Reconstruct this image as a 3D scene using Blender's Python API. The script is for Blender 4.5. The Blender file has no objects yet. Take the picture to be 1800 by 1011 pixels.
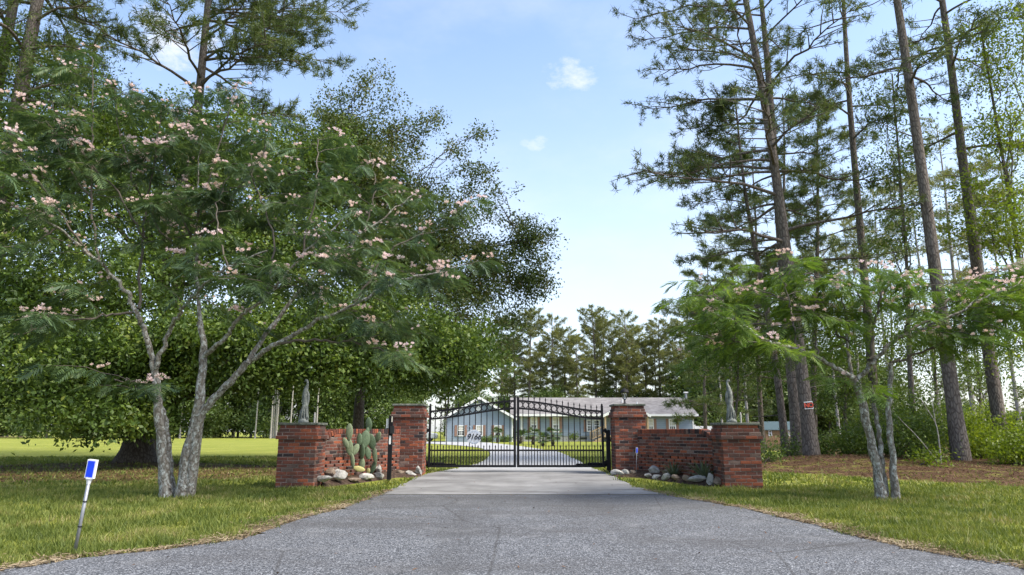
import bpy, math, random
import numpy as np
from mathutils import Vector, Matrix, noise

scene = bpy.context.scene
COL = scene.collection
R = math.radians

# ------------------------------------------------------------------ camera, sky, sun, exposure
CAM_H = 1.08
PITCH = math.atan(253.0 / 1200.0)
cam_d = bpy.data.cameras.new('camera')
cam_d.lens = 24.0
cam_d.sensor_width = 36.0
cam_d.clip_start = 0.05
cam_d.clip_end = 3000.0
cam = bpy.data.objects.new('camera', cam_d)
COL.objects.link(cam)
cam.location = (0, 0, CAM_H)
cam.rotation_euler = (math.pi / 2 + PITCH, 0, 0)
scene.camera = cam

SUN_AZ, SUN_EL = R(112), R(52)            # clockwise from +Y (view direction)
world = bpy.data.worlds.new('World')
scene.world = world
world.use_nodes = True
wt = world.node_tree
wt.nodes.clear()
w_out = wt.nodes.new('ShaderNodeOutputWorld')
w_bg = wt.nodes.new('ShaderNodeBackground')
w_bg.inputs['Strength'].default_value = 0.15
sky = wt.nodes.new('ShaderNodeTexSky')
sky.sky_type = 'NISHITA'
sky.sun_disc = False
sky.sun_elevation = SUN_EL
sky.sun_rotation = SUN_AZ
sky.air_density = 1.0
sky.dust_density = 1.6
sky.ozone_density = 1.5
tc = wt.nodes.new('ShaderNodeTexCoord')


def wmath(op, a, b=None, clamp=False):
    n = wt.nodes.new('ShaderNodeMath'); n.operation = op; n.use_clamp = clamp
    for i, v in enumerate((a, b)):
        if v is None: continue
        if isinstance(v, (int, float)): n.inputs[i].default_value = v
        else: wt.links.new(v, n.inputs[i])
    return n.outputs[0]


def wnoise(scale, detail, rough, stretch=(1, 1, 1)):
    mp = wt.nodes.new('ShaderNodeMapping'); mp.inputs['Scale'].default_value = stretch
    wt.links.new(tc.outputs['Generated'], mp.inputs['Vector'])
    n = wt.nodes.new('ShaderNodeTexNoise')
    n.inputs['Scale'].default_value = scale
    n.inputs['Detail'].default_value = detail
    n.inputs['Roughness'].default_value = rough
    wt.links.new(mp.outputs[0], n.inputs['Vector'])
    return n.outputs['Fac']


def wramp(v, lo, hi):
    n = wt.nodes.new('ShaderNodeMapRange'); n.interpolation_type = 'SMOOTHSTEP'
    wt.links.new(v, n.inputs['Value'])
    n.inputs['From Min'].default_value = lo; n.inputs['From Max'].default_value = hi
    return n.outputs['Result']


# thin broken cloud all over the sky, thicker towards the horizon, plus small puffs
sep = wt.nodes.new('ShaderNodeSeparateXYZ'); wt.links.new(tc.outputs['Generated'], sep.inputs[0])
veil = wramp(wnoise(2.2, 6, 0.6, (1, 1, 2.2)), 0.46, 0.78)
low = wramp(sep.outputs['Z'], 0.62, 0.02)
veil = wmath('ADD', wmath('MULTIPLY', veil, 0.30), wmath('MULTIPLY', low, 0.5), True)


def puff(px, py, rad, squash, amount):
    dx = (px - 900) / 1200.0; dy = (505.5 - py) / 1200.0
    d = Vector((dx, math.cos(PITCH) - dy * math.sin(PITCH), math.sin(PITCH) + dy * math.cos(PITCH))).normalized()
    sub = wt.nodes.new('ShaderNodeVectorMath'); sub.operation = 'SUBTRACT'
    wt.links.new(tc.outputs['Generated'], sub.inputs[0]); sub.inputs[1].default_value = d
    sc = wt.nodes.new('ShaderNodeVectorMath'); sc.operation = 'MULTIPLY'
    wt.links.new(sub.outputs[0], sc.inputs[0]); sc.inputs[1].default_value = (1, 1, squash)
    ln = wt.nodes.new('ShaderNodeVectorMath'); ln.operation = 'LENGTH'
    wt.links.new(sc.outputs[0], ln.inputs[0])
    near = wramp(ln.outputs['Value'], rad, rad * 0.1)
    v = wmath('ADD', near, wmath('MULTIPLY', wmath('SUBTRACT', wnoise(19, 7, 0.66, (1, 1, 1.8)), 0.5), 3.4))
    return wmath('MULTIPLY', wmath('MULTIPLY', wramp(v, 0.25, 1.5), wramp(near, 0.0, 0.6)), amount)


for a in ((1000, 132, 0.068, 1.7, 0.7), (944, 255, 0.042, 1.8, 0.5), (1010, 545, 0.07, 2.2, 0.5), (300, 70, 0.10, 1.7, 0.8), (760, 180, 0.06, 2.5, 0.15), (1016, 478, 0.03, 2.0, 0.4)):
    veil = wmath('MAXIMUM', veil, puff(*a))
mixc = wt.nodes.new('ShaderNodeMixRGB')
wt.links.new(veil, mixc.inputs['Fac'])
wt.links.new(sky.outputs['Color'], mixc.inputs['Color1'])
mixc.inputs['Color2'].default_value = (3.1, 3.2, 3.4, 1)
wt.links.new(mixc.outputs[0], w_bg.inputs['Color'])
wt.links.new(w_bg.outputs[0], w_out.inputs['Surface'])

sun_d = bpy.data.lights.new('sun', 'SUN')
sun_d.energy = 2.9
sun_d.angle = R(24)
sun_d.color = (1.0, 0.93, 0.80)
sun = bpy.data.objects.new('sun', sun_d)
COL.objects.link(sun)
to_sun = Vector((math.sin(SUN_AZ) * math.cos(SUN_EL), math.cos(SUN_AZ) * math.cos(SUN_EL), math.sin(SUN_EL)))
sun.rotation_euler = to_sun.to_track_quat('Z', 'Y').to_euler()
sun.location = to_sun * 60

scene.view_settings.view_transform = 'Standard'
scene.view_settings.look = 'None'
scene.view_settings.gamma = 1.0
scene.view_settings.use_curve_mapping = False
scene.view_settings.exposure = 1.28
scene.render.engine = 'CYCLES'
scene.cycles.use_denoising = True
scene.cycles.max_bounces = 7
scene.cycles.diffuse_bounces = 4
scene.cycles.transmission_bounces = 4
scene.cycles.transparent_max_bounces = 6
scene.cycles.caustics_reflective = False
scene.cycles.caustics_refractive = False

# ------------------------------------------------------------------ measuring helpers
cP, sP = math.cos(PITCH), math.sin(PITCH)


def ray(px, py):
    dx = (px - 900) / 1200.0; dy = (505.5 - py) / 1200.0
    return Vector((dx, cP - dy * sP, sP + dy * cP))


def P(px, py, Y):
    d = ray(px, py)
    return Vector((d.x / d.y * Y, Y, CAM_H + d.z / d.y * Y))


def G(px, py, z=0.0):
    d = ray(px, py)
    t = (z - CAM_H) / d.z
    return Vector((d.x * t, d.y * t, z))


def pxm(Y, z=CAM_H):
    return 1200.0 / (Y * cP + (z - CAM_H) * sP)


def sstep(a, b, x):
    t = np.clip((np.asarray(x, float) - a) / (b - a), 0, 1)
    return t * t * (3 - 2 * t)


def ground_h(x, y):
    x = np.asarray(x, float); y = np.asarray(y, float)
    h = 0.08 * sstep(13.5, 17.5, y)
    m = 0.22 * np.exp(-((x - 9.3) / 2.6) ** 2 - ((y - 21.0) / 2.2) ** 2)
    m = m + 0.22 * np.exp(-((x - 13.5) / 4.0) ** 2 - ((y - 20.5) / 3.0) ** 2)
    m = m + 0.12 * np.exp(-((x + 11.4) / 2.2) ** 2 - ((y - 21) / 2.0) ** 2)
    far = 0.15 * np.sin(x * 0.021 + 1.0) * np.sin(y * 0.017) * sstep(80, 160, y)
    return h + m + far


def gh(x, y):
    return float(ground_h(x, y))


# ------------------------------------------------------------------ mesh helpers
def link(o, parent=None):
    COL.objects.link(o)
    if parent is not None:
        o.parent = parent
    return o


def tag(o, label=None, cat=None, group=None, kind=None):
    if label: o['label'] = label
    if cat: o['category'] = cat
    if group: o['group'] = group
    if kind: o['kind'] = kind
    return o


def empty(name, loc=(0, 0, 0), rz=0.0):
    o = bpy.data.objects.new(name, None)
    o.location = loc
    o.rotation_euler = (0, 0, rz)
    o.empty_display_size = 0.1
    return link(o)


def np_mesh(name, V, Fs, mat=None, smooth=False):
    V = np.asarray(V, np.float32).reshape(-1, 3)
    me = bpy.data.meshes.new(name)
    if not isinstance(Fs, (list, tuple)):
        Fs = [Fs]
    Fs = [np.asarray(f, np.int32) for f in Fs if len(f)]
    nl = sum(f.size for f in Fs); nf = sum(len(f) for f in Fs)
    me.vertices.add(len(V)); me.vertices.foreach_set('co', V.ravel())
    me.loops.add(nl); me.polygons.add(nf)
    me.loops.foreach_set('vertex_index', np.concatenate([f.ravel() for f in Fs]))
    sizes = np.concatenate([np.full(len(f), f.shape[1], np.int32) for f in Fs])
    starts = np.concatenate([[0], np.cumsum(sizes)[:-1]]).astype(np.int32)
    me.polygons.foreach_set('loop_start', starts)
    me.polygons.foreach_set('loop_total', sizes)
    if smooth:
        me.polygons.foreach_set('use_smooth', np.ones(nf, bool))
    me.update(calc_edges=True)
    if mat is not None: me.materials.append(mat)
    return me


class MB:
    """collects quads / tris of one mesh"""
    def __init__(s):
        s.v = []; s.f = []; s.n = 0

    def add(s, V, F):
        V = [tuple(p) for p in V]
        s.v += V
        s.f += [tuple(i + s.n for i in f) for f in F]
        s.n += len(V)
        return s

    def box(s, c, size, rot=None):
        hx, hy, hz = size[0] / 2, size[1] / 2, size[2] / 2
        pts = [Vector((x, y, z)) for z in (-hz, hz) for y in (-hy, hy) for x in (-hx, hx)]
        if rot is not None: pts = [rot @ p for p in pts]
        c = Vector(c)
        return s.add([p + c for p in pts], [(0, 2, 3, 1), (4, 5, 7, 6), (0, 1, 5, 4), (2, 6, 7, 3), (0, 4, 6, 2), (1, 3, 7, 5)])

    def span(s, a, b):
        a = Vector(a); b = Vector(b)
        return s.box((a + b) / 2, [abs(x) for x in (b - a)])

    def tube(s, pts, rad, seg=8, cap=True):
        V, F = tube_np(pts, rad, seg)
        base = s.n
        s.add(V, [tuple(f) for f in F])
        if cap:
            n = len(pts)
            s.f.append(tuple(base + i for i in range(seg))[::-1])
            s.f.append(tuple(base + (n - 1) * seg + i for i in range(seg)))
        return s

    def bar(s, a, b, w, d=None):
        a = Vector(a); b = Vector(b); d = d or w
        v = b - a
        rot = v.to_track_quat('Z', 'Y').to_matrix()
        return s.box((a + b) / 2, (w, d, v.length), rot)

    def lathe(s, prof, seg=16, c=(0, 0, 0)):
        base = s.n; c = Vector(c)
        V = []
        for r, z in prof:
            for i in range(seg):
                a = 2 * math.pi * i / seg
                V.append((c.x + r * math.cos(a), c.y + r * math.sin(a), c.z + z))
        F = []
        for j in range(len(prof) - 1):
            for i in range(seg):
                k = (i + 1) % seg
                F.append((j * seg + i, j * seg + k, (j + 1) * seg + k, (j + 1) * seg + i))
        F.append(tuple(range(seg))[::-1]); F.append(tuple((len(prof) - 1) * seg + i for i in range(seg)))
        return s.add(V, F)

    def prism(s, poly, y0, y1):
        """poly in x,z extruded along y"""
        n = len(poly)
        V = [(x, y0, z) for x, z in poly] + [(x, y1, z) for x, z in poly]
        F = [tuple(range(n)), tuple(range(n, 2 * n))[::-1]]
        for i in range(n):
            k = (i + 1) % n
            F.append((i, i + n, k + n, k))
        return s.add(V, F)

    def mesh(s, name, mat, smooth=False):
        me = bpy.data.meshes.new(name)
        me.from_pydata(s.v, [], s.f)
        if smooth: me.polygons.foreach_set('use_smooth', [True] * len(me.polygons))
        me.update()
        if mat is not None: me.materials.append(mat)
        return me

    def build(s, name, mat, parent=None, smooth=False, loc=None):
        o = bpy.data.objects.new(name, s.mesh(name, mat, smooth))
        if loc is not None: o.location = loc
        return link(o, parent)


def tube_np(pts, rad, seg):
    pts = np.asarray([tuple(p) for p in pts], float); n = len(pts)
    rad = np.broadcast_to(np.asarray(rad, float), (n,))
    T = np.gradient(pts, axis=0)
    T /= np.linalg.norm(T, axis=1)[:, None] + 1e-9
    ref = np.where(np.abs(T[:, 2:3]) > 0.9, np.array([[1.0, 0, 0]]), np.array([[0, 0, 1.0]]))
    if abs(T[0, 2]) > 0.75: ref = np.tile([[1.0, 0, 0]], (n, 1))
    else: ref = np.tile([[0, 0, 1.0]], (n, 1)) if np.max(np.abs(T[:, 2])) < 0.97 else ref
    A = np.cross(ref, T); A /= np.linalg.norm(A, axis=1)[:, None] + 1e-9
    B = np.cross(T, A)
    ang = np.arange(seg) * 2 * math.pi / seg
    V = pts[:, None, :] + rad[:, None, None] * (np.cos(ang)[None, :, None] * A[:, None, :] + np.sin(ang)[None, :, None] * B[:, None, :])
    j, i = np.meshgrid(np.arange(n - 1), np.arange(seg), indexing='ij')
    k = (i + 1) % seg
    F = np.stack([j * seg + i, j * seg + k, (j + 1) * seg + k, (j + 1) * seg + i], -1).reshape(-1, 4)
    return V.reshape(-1, 3), F


def text_mesh(name, curve, parent):
    tmp = bpy.data.objects.new('tmp', curve)
    me = bpy.data.meshes.new_from_object(tmp)
    bpy.data.objects.remove(tmp)
    me.name = name
    return link(bpy.data.objects.new(name, me), parent)


class Tubes:
    def __init__(s): s.V = []; s.F = []; s.n = 0

    def add(s, pts, rad, seg=6):
        V, F = tube_np(pts, rad, seg)
        s.V.append(V); s.F.append(F + s.n); s.n += len(V)

    def build(s, name, mat, parent=None):
        me = np_mesh(name, np.concatenate(s.V), np.concatenate(s.F), mat, True)
        return link(bpy.data.objects.new(name, me), parent)


def curve_pts(ctrl, n):
    """Catmull-Rom through control points"""
    C = [Vector(c) for c in ctrl]
    if len(C) == 2: C = [C[0], (C[0] + C[1]) / 2, C[1]]
    C = [C[0] * 2 - C[1]] + C + [C[-1] * 2 - C[-2]]
    out = []
    m = len(C) - 3
    for k in range(n):
        t = k / (n - 1) * m
        i = min(int(t), m - 1); u = t - i
        p0, p1, p2, p3 = C[i:i + 4]
        out.append(0.5 * ((2 * p1) + (p2 - p0) * u + (2 * p0 - 5 * p1 + 4 * p2 - p3) * u * u + (3 * p1 - p0 - 3 * p2 + p3) * u ** 3))
    return out


def scatter(TV, TF, O, B, S):
    """copies of a template (verts TV, faces TF) at origins O with bases B and scales S, merged"""
    O = np.asarray(O, float); S = np.asarray(S, float)
    V = O[:, None, :] + S[:, None, None] * np.einsum('nij,kj->nki', B, TV)
    F = (TF[None] + (np.arange(len(O)) * len(TV))[:, None, None]).reshape(-1, TF.shape[1])
    return V.reshape(-1, 3), F


def bases(D, N):
    D = D / (np.linalg.norm(D, axis=1)[:, None] + 1e-9)
    Sd = np.cross(N, D); Sd /= np.linalg.norm(Sd, axis=1)[:, None] + 1e-9
    N2 = np.cross(D, Sd)
    return np.stack([D, Sd, N2], axis=2)


# ------------------------------------------------------------------ materials
class NT:
    def __init__(s, name):
        s.m = bpy.data.materials.new(name); s.m.use_nodes = True
        s.t = s.m.node_tree; s.t.nodes.clear()
        s.out = s.n('ShaderNodeOutputMaterial')

    def n(s, typ, **kw):
        nd = s.t.nodes.new(typ)
        for k, v in kw.items(): setattr(nd, k, v)
        return nd

    def l(s, a, b): s.t.links.new(a, b)

    def set(s, sock, v):
        if hasattr(v, 'is_linked') or isinstance(v, bpy.types.NodeSocket): s.l(v, sock)
        elif isinstance(v, (tuple, list)) and len(v) == 3 and sock.type == 'RGBA': sock.default_value = (*v, 1)
        else: sock.default_value = v

    def coord(s, kind='Object', scale=(1, 1, 1)):
        c = s.n('ShaderNodeTexCoord'); m = s.n('ShaderNodeMapping')
        m.inputs['Scale'].default_value = scale
        s.l(c.outputs[kind], m.inputs['Vector'])
        return m.outputs[0]

    def world(s, scale=(1, 1, 1)):
        g = s.n('ShaderNodeNewGeometry'); m = s.n('ShaderNodeMapping')
        m.inputs['Scale'].default_value = scale
        s.l(g.outputs['Position'], m.inputs['Vector'])
        return m.outputs[0]

    def noise(s, vec, scale, detail=4, rough=0.55):
        n = s.n('ShaderNodeTexNoise'); s.l(vec, n.inputs['Vector'])
        n.inputs['Scale'].default_value = scale; n.inputs['Detail'].default_value = detail; n.inputs['Roughness'].default_value = rough
        return n.outputs['Fac']

    def voro(s, vec, scale, feature='F1', out='Distance'):
        n = s.n('ShaderNodeTexVoronoi', feature=feature); s.l(vec, n.inputs['Vector'])
        n.inputs['Scale'].default_value = scale
        return n.outputs[out]

    def ramp(s, fac, stops, interp='LINEAR'):
        r = s.n('ShaderNodeValToRGB'); r.color_ramp.interpolation = interp
        s.l(fac, r.inputs[0])
        e = r.color_ramp.elements
        while len(e) < len(stops): e.new(0.5)
        for el, (p, c) in zip(e, stops):
            el.position = p
            el.color = (*c, 1) if not isinstance(c, (int, float)) else (c, c, c, 1)
        return r.outputs[0]

    def mix(s, fac, a, b, mode='MIX'):
        m = s.n('ShaderNodeMixRGB', blend_type=mode)
        s.set(m.inputs[0], fac); s.set(m.inputs[1], a); s.set(m.inputs[2], b)
        return m.outputs[0]

    def math(s, op, a, b=0.0, clamp=False):
        m = s.n('ShaderNodeMath', operation=op, use_clamp=clamp)
        s.set(m.inputs[0], a); s.set(m.inputs[1], b)
        return m.outputs[0]

    def maprange(s, v, lo, hi, a=0.0, b=1.0):
        m = s.n('ShaderNodeMapRange', interpolation_type='SMOOTHSTEP')
        s.l(v, m.inputs['Value'])
        for k, x in (('From Min', lo), ('From Max', hi), ('To Min', a), ('To Max', b)): m.inputs[k].default_value = x
        return m.outputs['Result']

    def bump(s, h, strength=0.4, dist=0.01):
        b = s.n('ShaderNodeBump'); s.l(h, b.inputs['Height'])
        b.inputs['Strength'].default_value = strength; b.inputs['Distance'].default_value = dist
        return b.outputs[0]

    def principled(s, color, rough=0.7, metal=0.0, normal=None, spec=0.5, **kw):
        p = s.n('ShaderNodeBsdfPrincipled')
        s.set(p.inputs['Base Color'], color); s.set(p.inputs['Roughness'], rough); s.set(p.inputs['Metallic'], metal)
        p.inputs['Specular IOR Level'].default_value = spec
        if normal is not None: s.l(normal, p.inputs['Normal'])
        for k, v in kw.items(): s.set(p.inputs[k.replace('_', ' ')], v)
        return p.outputs[0]

    def done(s, shader):
        s.l(shader, s.out.inputs['Surface'])
        return s.m


def plain(name, color, rough=0.6, metal=0.0, var=0.15, scale=8.0, spec=0.5, bump=0.0):
    n = NT(name)
    v = n.coord('Object')
    f = n.noise(v, scale, 5, 0.6)
    lo = tuple(c * (1 - var) for c in color); hi = tuple(min(1, c * (1 + var)) for c in color)
    col = n.ramp(f, [(0.3, lo), (0.7, hi)])
    nm = n.bump(n.noise(v, scale * 6, 4, 0.6), bump, 0.01) if bump else None
    return n.done(n.principled(col, n.maprange(f, 0.3, 0.7, rough * 0.9, min(1, rough * 1.1)), metal, nm, spec))


def leafmat(name, stops, trans=0.4, rough=0.5, tint=(1.0, 1.0, 0.55), spec=0.4):
    n = NT(name)
    g = n.n('ShaderNodeNewGeometry')
    r = g.outputs['Random Per Island']
    big = n.noise(n.world(), 1.1, 4, 0.6)
    f = n.math('ADD', n.math('MULTIPLY', r, 0.5), n.math('MULTIPLY', n.maprange(big, 0.34, 0.66), 0.5))
    col = n.ramp(f, stops)
    tr = n.n('ShaderNodeBsdfTranslucent')
    n.l(n.mix(1.0, col, tint, 'MULTIPLY'), tr.inputs['Color'])
    ms = n.n('ShaderNodeMixShader'); ms.inputs[0].default_value = trans
    n.l(n.principled(col, rough, spec=spec), ms.inputs[1]); n.l(tr.outputs[0], ms.inputs[2])
    return n.done(ms.outputs[0])


def barkmat(name, cols, scale=(15, 15, 5.0), bump=0.9, lichen=None):
    n = NT(name)
    v = n.world(scale)
    d = n.voro(v, 1.0, 'DISTANCE_TO_EDGE')
    nz = n.noise(n.world((6, 6, 2.5)), 2.0, 6, 0.65)
    nz2 = n.noise(n.world((30, 30, 7)), 1.0, 6, 0.7)
    f = n.math('ADD', n.math('MULTIPLY', n.maprange(d, 0.0, 0.22), 0.34), n.math('ADD', n.math('MULTIPLY', nz, 0.45), n.math('MULTIPLY', nz2, 0.42)))
    col = n.ramp(f, [(0.2, cols[0]), (0.5, cols[1]), (0.85, cols[2])])
    if lichen:
        l = n.noise(n.world((14, 14, 9)), 1.3, 6, 0.7)
        col = n.mix(n.maprange(l, 0.48, 0.62), col, lichen)
        l2 = n.noise(n.world((11, 11, 16)), 1.0, 5, 0.7)
        col = n.mix(n.maprange(l2, 0.60, 0.68), col, tuple(c * 0.35 for c in cols[0]))
    return n.done(n.principled(col, 0.9, 0, n.bump(f, bump, 0.03), 0.2))


M = {}
M['oak_leaf'] = leafmat('oak_leaf', [(0.0, (0.032, 0.062, 0.013)), (0.45, (0.078, 0.132, 0.023)), (0.8, (0.15, 0.22, 0.036)), (1.0, (0.31, 0.35, 0.08))], 0.4)
M['water_oak_leaf'] = leafmat('water_oak_leaf', [(0.0, (0.045, 0.07, 0.018)), (0.5, (0.085, 0.125, 0.028)), (0.85, (0.145, 0.15, 0.042)), (1.0, (0.20, 0.14, 0.07))], 0.35)
M['mimosa_leaf'] = leafmat('mimosa_leaf', [(0.0, (0.03, 0.058, 0.03)), (0.4, (0.06, 0.105, 0.05)), (0.75, (0.10, 0.16, 0.062)), (1.0, (0.18, 0.225, 0.085))], 0.35, 0.55)
M['blossom'] = leafmat('blossom', [(0.0, (0.62, 0.42, 0.30)), (0.3, (0.78, 0.62, 0.52)), (0.65, (0.84, 0.64, 0.65)), (1.0, (0.90, 0.80, 0.79))], 0.35, 0.8, (1, 1, 1))
M['pine_needle'] = leafmat('pine_needle', [(0.0, (0.05, 0.078, 0.03)), (0.5, (0.095, 0.135, 0.042)), (0.85, (0.15, 0.185, 0.055)), (1.0, (0.23, 0.20, 0.08))], 0.4, 0.6)
M['bush_leaf'] = leafmat('bush_leaf', [(0.0, (0.05, 0.085, 0.016)), (0.5, (0.095, 0.15, 0.026)), (1.0, (0.18, 0.24, 0.04))], 0.45)
M['bright_leaf'] = leafmat('bright_leaf', [(0.0, (0.08, 0.13, 0.012)), (0.5, (0.16, 0.225, 0.02)), (1.0, (0.30, 0.36, 0.04))], 0.58)
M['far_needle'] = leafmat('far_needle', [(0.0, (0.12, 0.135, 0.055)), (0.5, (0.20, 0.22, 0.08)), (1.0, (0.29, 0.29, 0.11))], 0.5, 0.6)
M['mimosa_leaf_light'] = leafmat('mimosa_leaf_light', [(0.0, (0.055, 0.105, 0.022)), (0.5, (0.105, 0.18, 0.034)), (0.85, (0.16, 0.24, 0.042)), (1.0, (0.25, 0.30, 0.06))], 0.5, 0.6)
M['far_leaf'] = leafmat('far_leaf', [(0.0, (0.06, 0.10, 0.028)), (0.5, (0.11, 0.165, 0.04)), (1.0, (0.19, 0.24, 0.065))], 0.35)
M['palm_leaf'] = leafmat('palm_leaf', [(0.0, (0.04, 0.07, 0.025)), (0.6, (0.08, 0.13, 0.045)), (1.0, (0.2, 0.2, 0.08))], 0.3)
M['grass'] = leafmat('grass_blade', [(0.0, (0.07, 0.105, 0.018)), (0.45, (0.15, 0.19, 0.036)), (0.74, (0.24, 0.255, 0.06)), (0.89, (0.31, 0.27, 0.12)), (1.0, (0.42, 0.34, 0.19))], 0.4, 0.6)
M['dry_grass'] = leafmat('dry_grass', [(0.0, (0.10, 0.07, 0.04)), (0.5, (0.24, 0.18, 0.11)), (1.0, (0.40, 0.33, 0.22))], 0.2, 0.8, (1, 1, 1))
M['straw'] = leafmat('pine_straw', [(0.0, (0.05, 0.025, 0.012)), (0.5, (0.12, 0.06, 0.028)), (1.0, (0.22, 0.13, 0.07))], 0.15, 0.8, (1, 1, 1))
M['pine_bark'] = barkmat('pine_bark', ((0.035, 0.027, 0.023), (0.10, 0.082, 0.07), (0.18, 0.155, 0.135)))
M['oak_bark'] = barkmat('oak_bark', ((0.018, 0.014, 0.011), (0.06, 0.048, 0.038), (0.11, 0.095, 0.08)))
M['mimosa_bark'] = barkmat('mimosa_bark', ((0.06, 0.05, 0.04), (0.15, 0.13, 0.105), (0.24, 0.22, 0.19)), (14, 14, 9), 0.6, (0.42, 0.43, 0.40))
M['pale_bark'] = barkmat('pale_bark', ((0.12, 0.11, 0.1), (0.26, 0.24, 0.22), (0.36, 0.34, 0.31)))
M['twig'] = plain('twig_bark', (0.09, 0.075, 0.06), 0.9, 0, 0.3)
M['iron'] = plain('black_painted_iron', (0.009, 0.009, 0.011), 0.6, 0.0, 0.3, 10, 0.2)
M['plastic_black'] = plain('black_plastic', (0.012, 0.012, 0.013), 0.5, 0, 0.2)
M['white_paint'] = plain('white_paint', (0.78, 0.78, 0.77), 0.55, 0, 0.05)
M['cream_paint'] = plain('cream_label', (0.62, 0.58, 0.48), 0.6, 0, 0.05)
M['blue_reflector'] = plain('blue_reflector', (0.005, 0.05, 0.72), 0.35, 0, 0.1)
M['galvanized'] = plain('galvanized_steel', (0.27, 0.28, 0.30), 0.5, 0.5, 0.15, 20)
M['shutter'] = plain('brown_shutter', (0.27, 0.155, 0.11), 0.7, 0, 0.1)
M['tan_wood'] = plain('tan_wood', (0.42, 0.30, 0.18), 0.8, 0, 0.2, 5)
M['glass_dark'] = plain('window_glass', (0.03, 0.035, 0.04), 0.08, 0, 0.3, 2, 0.8)
M['blind'] = plain('window_blind', (0.52, 0.48, 0.38), 0.7, 0, 0.1)
M['block'] = plain('concrete_block', (0.42, 0.41, 0.39), 0.9, 0, 0.12, 3)
M['rubber'] = plain('rubber', (0.02, 0.02, 0.02), 0.85)
M['car_paint'] = plain('silver_car_paint', (0.6, 0.62, 0.65), 0.3, 0.2, 0.03)
M['cactus'] = plain('cactus_skin', (0.16, 0.195, 0.115), 0.7, 0, 0.5, 6, 0.4, 0.2)
M['cactus_dark'] = plain('cactus_skin_dark', (0.085, 0.125, 0.07), 0.6, 0, 0.35, 6, 0.4, 0.2)
M['cactus_yellow'] = plain('cactus_skin_yellowed', (0.36, 0.33, 0.13), 0.7, 0, 0.3, 6)
M['agave'] = leafmat('agave_leaf', [(0.0, (0.06, 0.08, 0.05)), (0.6, (0.10, 0.13, 0.07)), (1.0, (0.22, 0.22, 0.13))], 0.1)
M['sign_black'] = plain('sign_black', (0.012, 0.012, 0.012), 0.5)
M['sign_red'] = plain('sign_red', (0.55, 0.06, 0.02), 0.5)
M['digit_black'] = plain('digit_paint', (0.012, 0.014, 0.02), 0.5)
M['plaque_blue'] = plain('plaque_blue_pattern', (0.32, 0.42, 0.55), 0.6, 0, 0.3)
M['plaque_white'] = plain('plaque_face', (0.50, 0.53, 0.58), 0.6, 0, 0.2, 22)
M['shed_roof'] = plain('green_metal_roof', (0.07, 0.11, 0.11), 0.6, 0.2, 0.1)


def m_glass():
    n = NT('lamp_glass')
    gl = n.n('ShaderNodeBsdfGlass'); gl.inputs['Roughness'].default_value = 0.05; gl.inputs['IOR'].default_value = 1.1
    tr = n.n('ShaderNodeBsdfTransparent')
    ms = n.n('ShaderNodeMixShader'); ms.inputs[0].default_value = 0.7
    n.l(gl.outputs[0], ms.inputs[1]); n.l(tr.outputs[0], ms.inputs[2])
    return n.done(ms.outputs[0])


M['lamp_glass'] = m_glass()


def m_brick(name, island=False):
    n = NT(name)
    if island:
        r = n.n('ShaderNodeNewGeometry').outputs['Random Per Island']
    else:
        r = n.n('ShaderNodeObjectInfo').outputs['Random']
    col = n.ramp(r, [(0.0, (0.02, 0.021, 0.026)), (0.07, (0.032, 0.024, 0.024)), (0.11, (0.085, 0.04, 0.031)), (0.3, (0.135, 0.05, 0.037)), (0.5, (0.19, 0.06, 0.038)), (0.68, (0.27, 0.078, 0.04)), (0.78, (0.34, 0.10, 0.048)), (0.84, (0.13, 0.058, 0.045)), (0.93, (0.085, 0.055, 0.048)), (1.0, (0.23, 0.16, 0.135))])
    w = n.world()
    f = n.noise(w, 38, 6, 0.7)
    col = n.mix(n.maprange(f, 0.35, 0.75, 0.0, 0.6), col, (0.07, 0.032, 0.026))
    eff = n.noise(w, 9, 6, 0.75)
    col = n.mix(n.math('MULTIPLY', n.maprange(eff, 0.63, 0.76), n.maprange(n.noise(w, 60, 3, 0.6), 0.4, 0.6)), col, (0.42, 0.36, 0.33))
    grime = n.noise(w, 2.3, 4, 0.6)
    col = n.mix(n.maprange(grime, 0.5, 0.75, 0, 0.55), col, (0.045, 0.032, 0.028))
    return n.done(n.principled(col, 0.85, 0, n.bump(n.noise(w, 90, 5, 0.7), 0.5, 0.006), 0.25))


M['brick'] = m_brick('old_red_brick')


def m_mortar():
    n = NT('weathered_mortar')
    w = n.world()
    col = n.ramp(n.noise(w, 14, 6, 0.7), [(0.3, (0.11, 0.085, 0.075)), (0.52, (0.21, 0.175, 0.155)), (0.72, (0.38, 0.34, 0.31))])
    return n.done(n.principled(col, 0.95, 0, n.bump(n.noise(w, 120, 4, 0.7), 0.5, 0.004), 0.1))


M['mortar'] = m_mortar()


def m_stone(name, a, b, c, scale=9.0, bump=0.6):
    n = NT(name)
    w = n.world()
    f = n.noise(w, scale, 7, 0.65)
    col = n.ramp(f, [(0.3, a), (0.52, b), (0.72, c)])
    return n.done(n.principled(col, 0.9, 0, n.bump(n.noise(w, scale * 5, 6, 0.7), bump, 0.01), 0.2))


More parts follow.
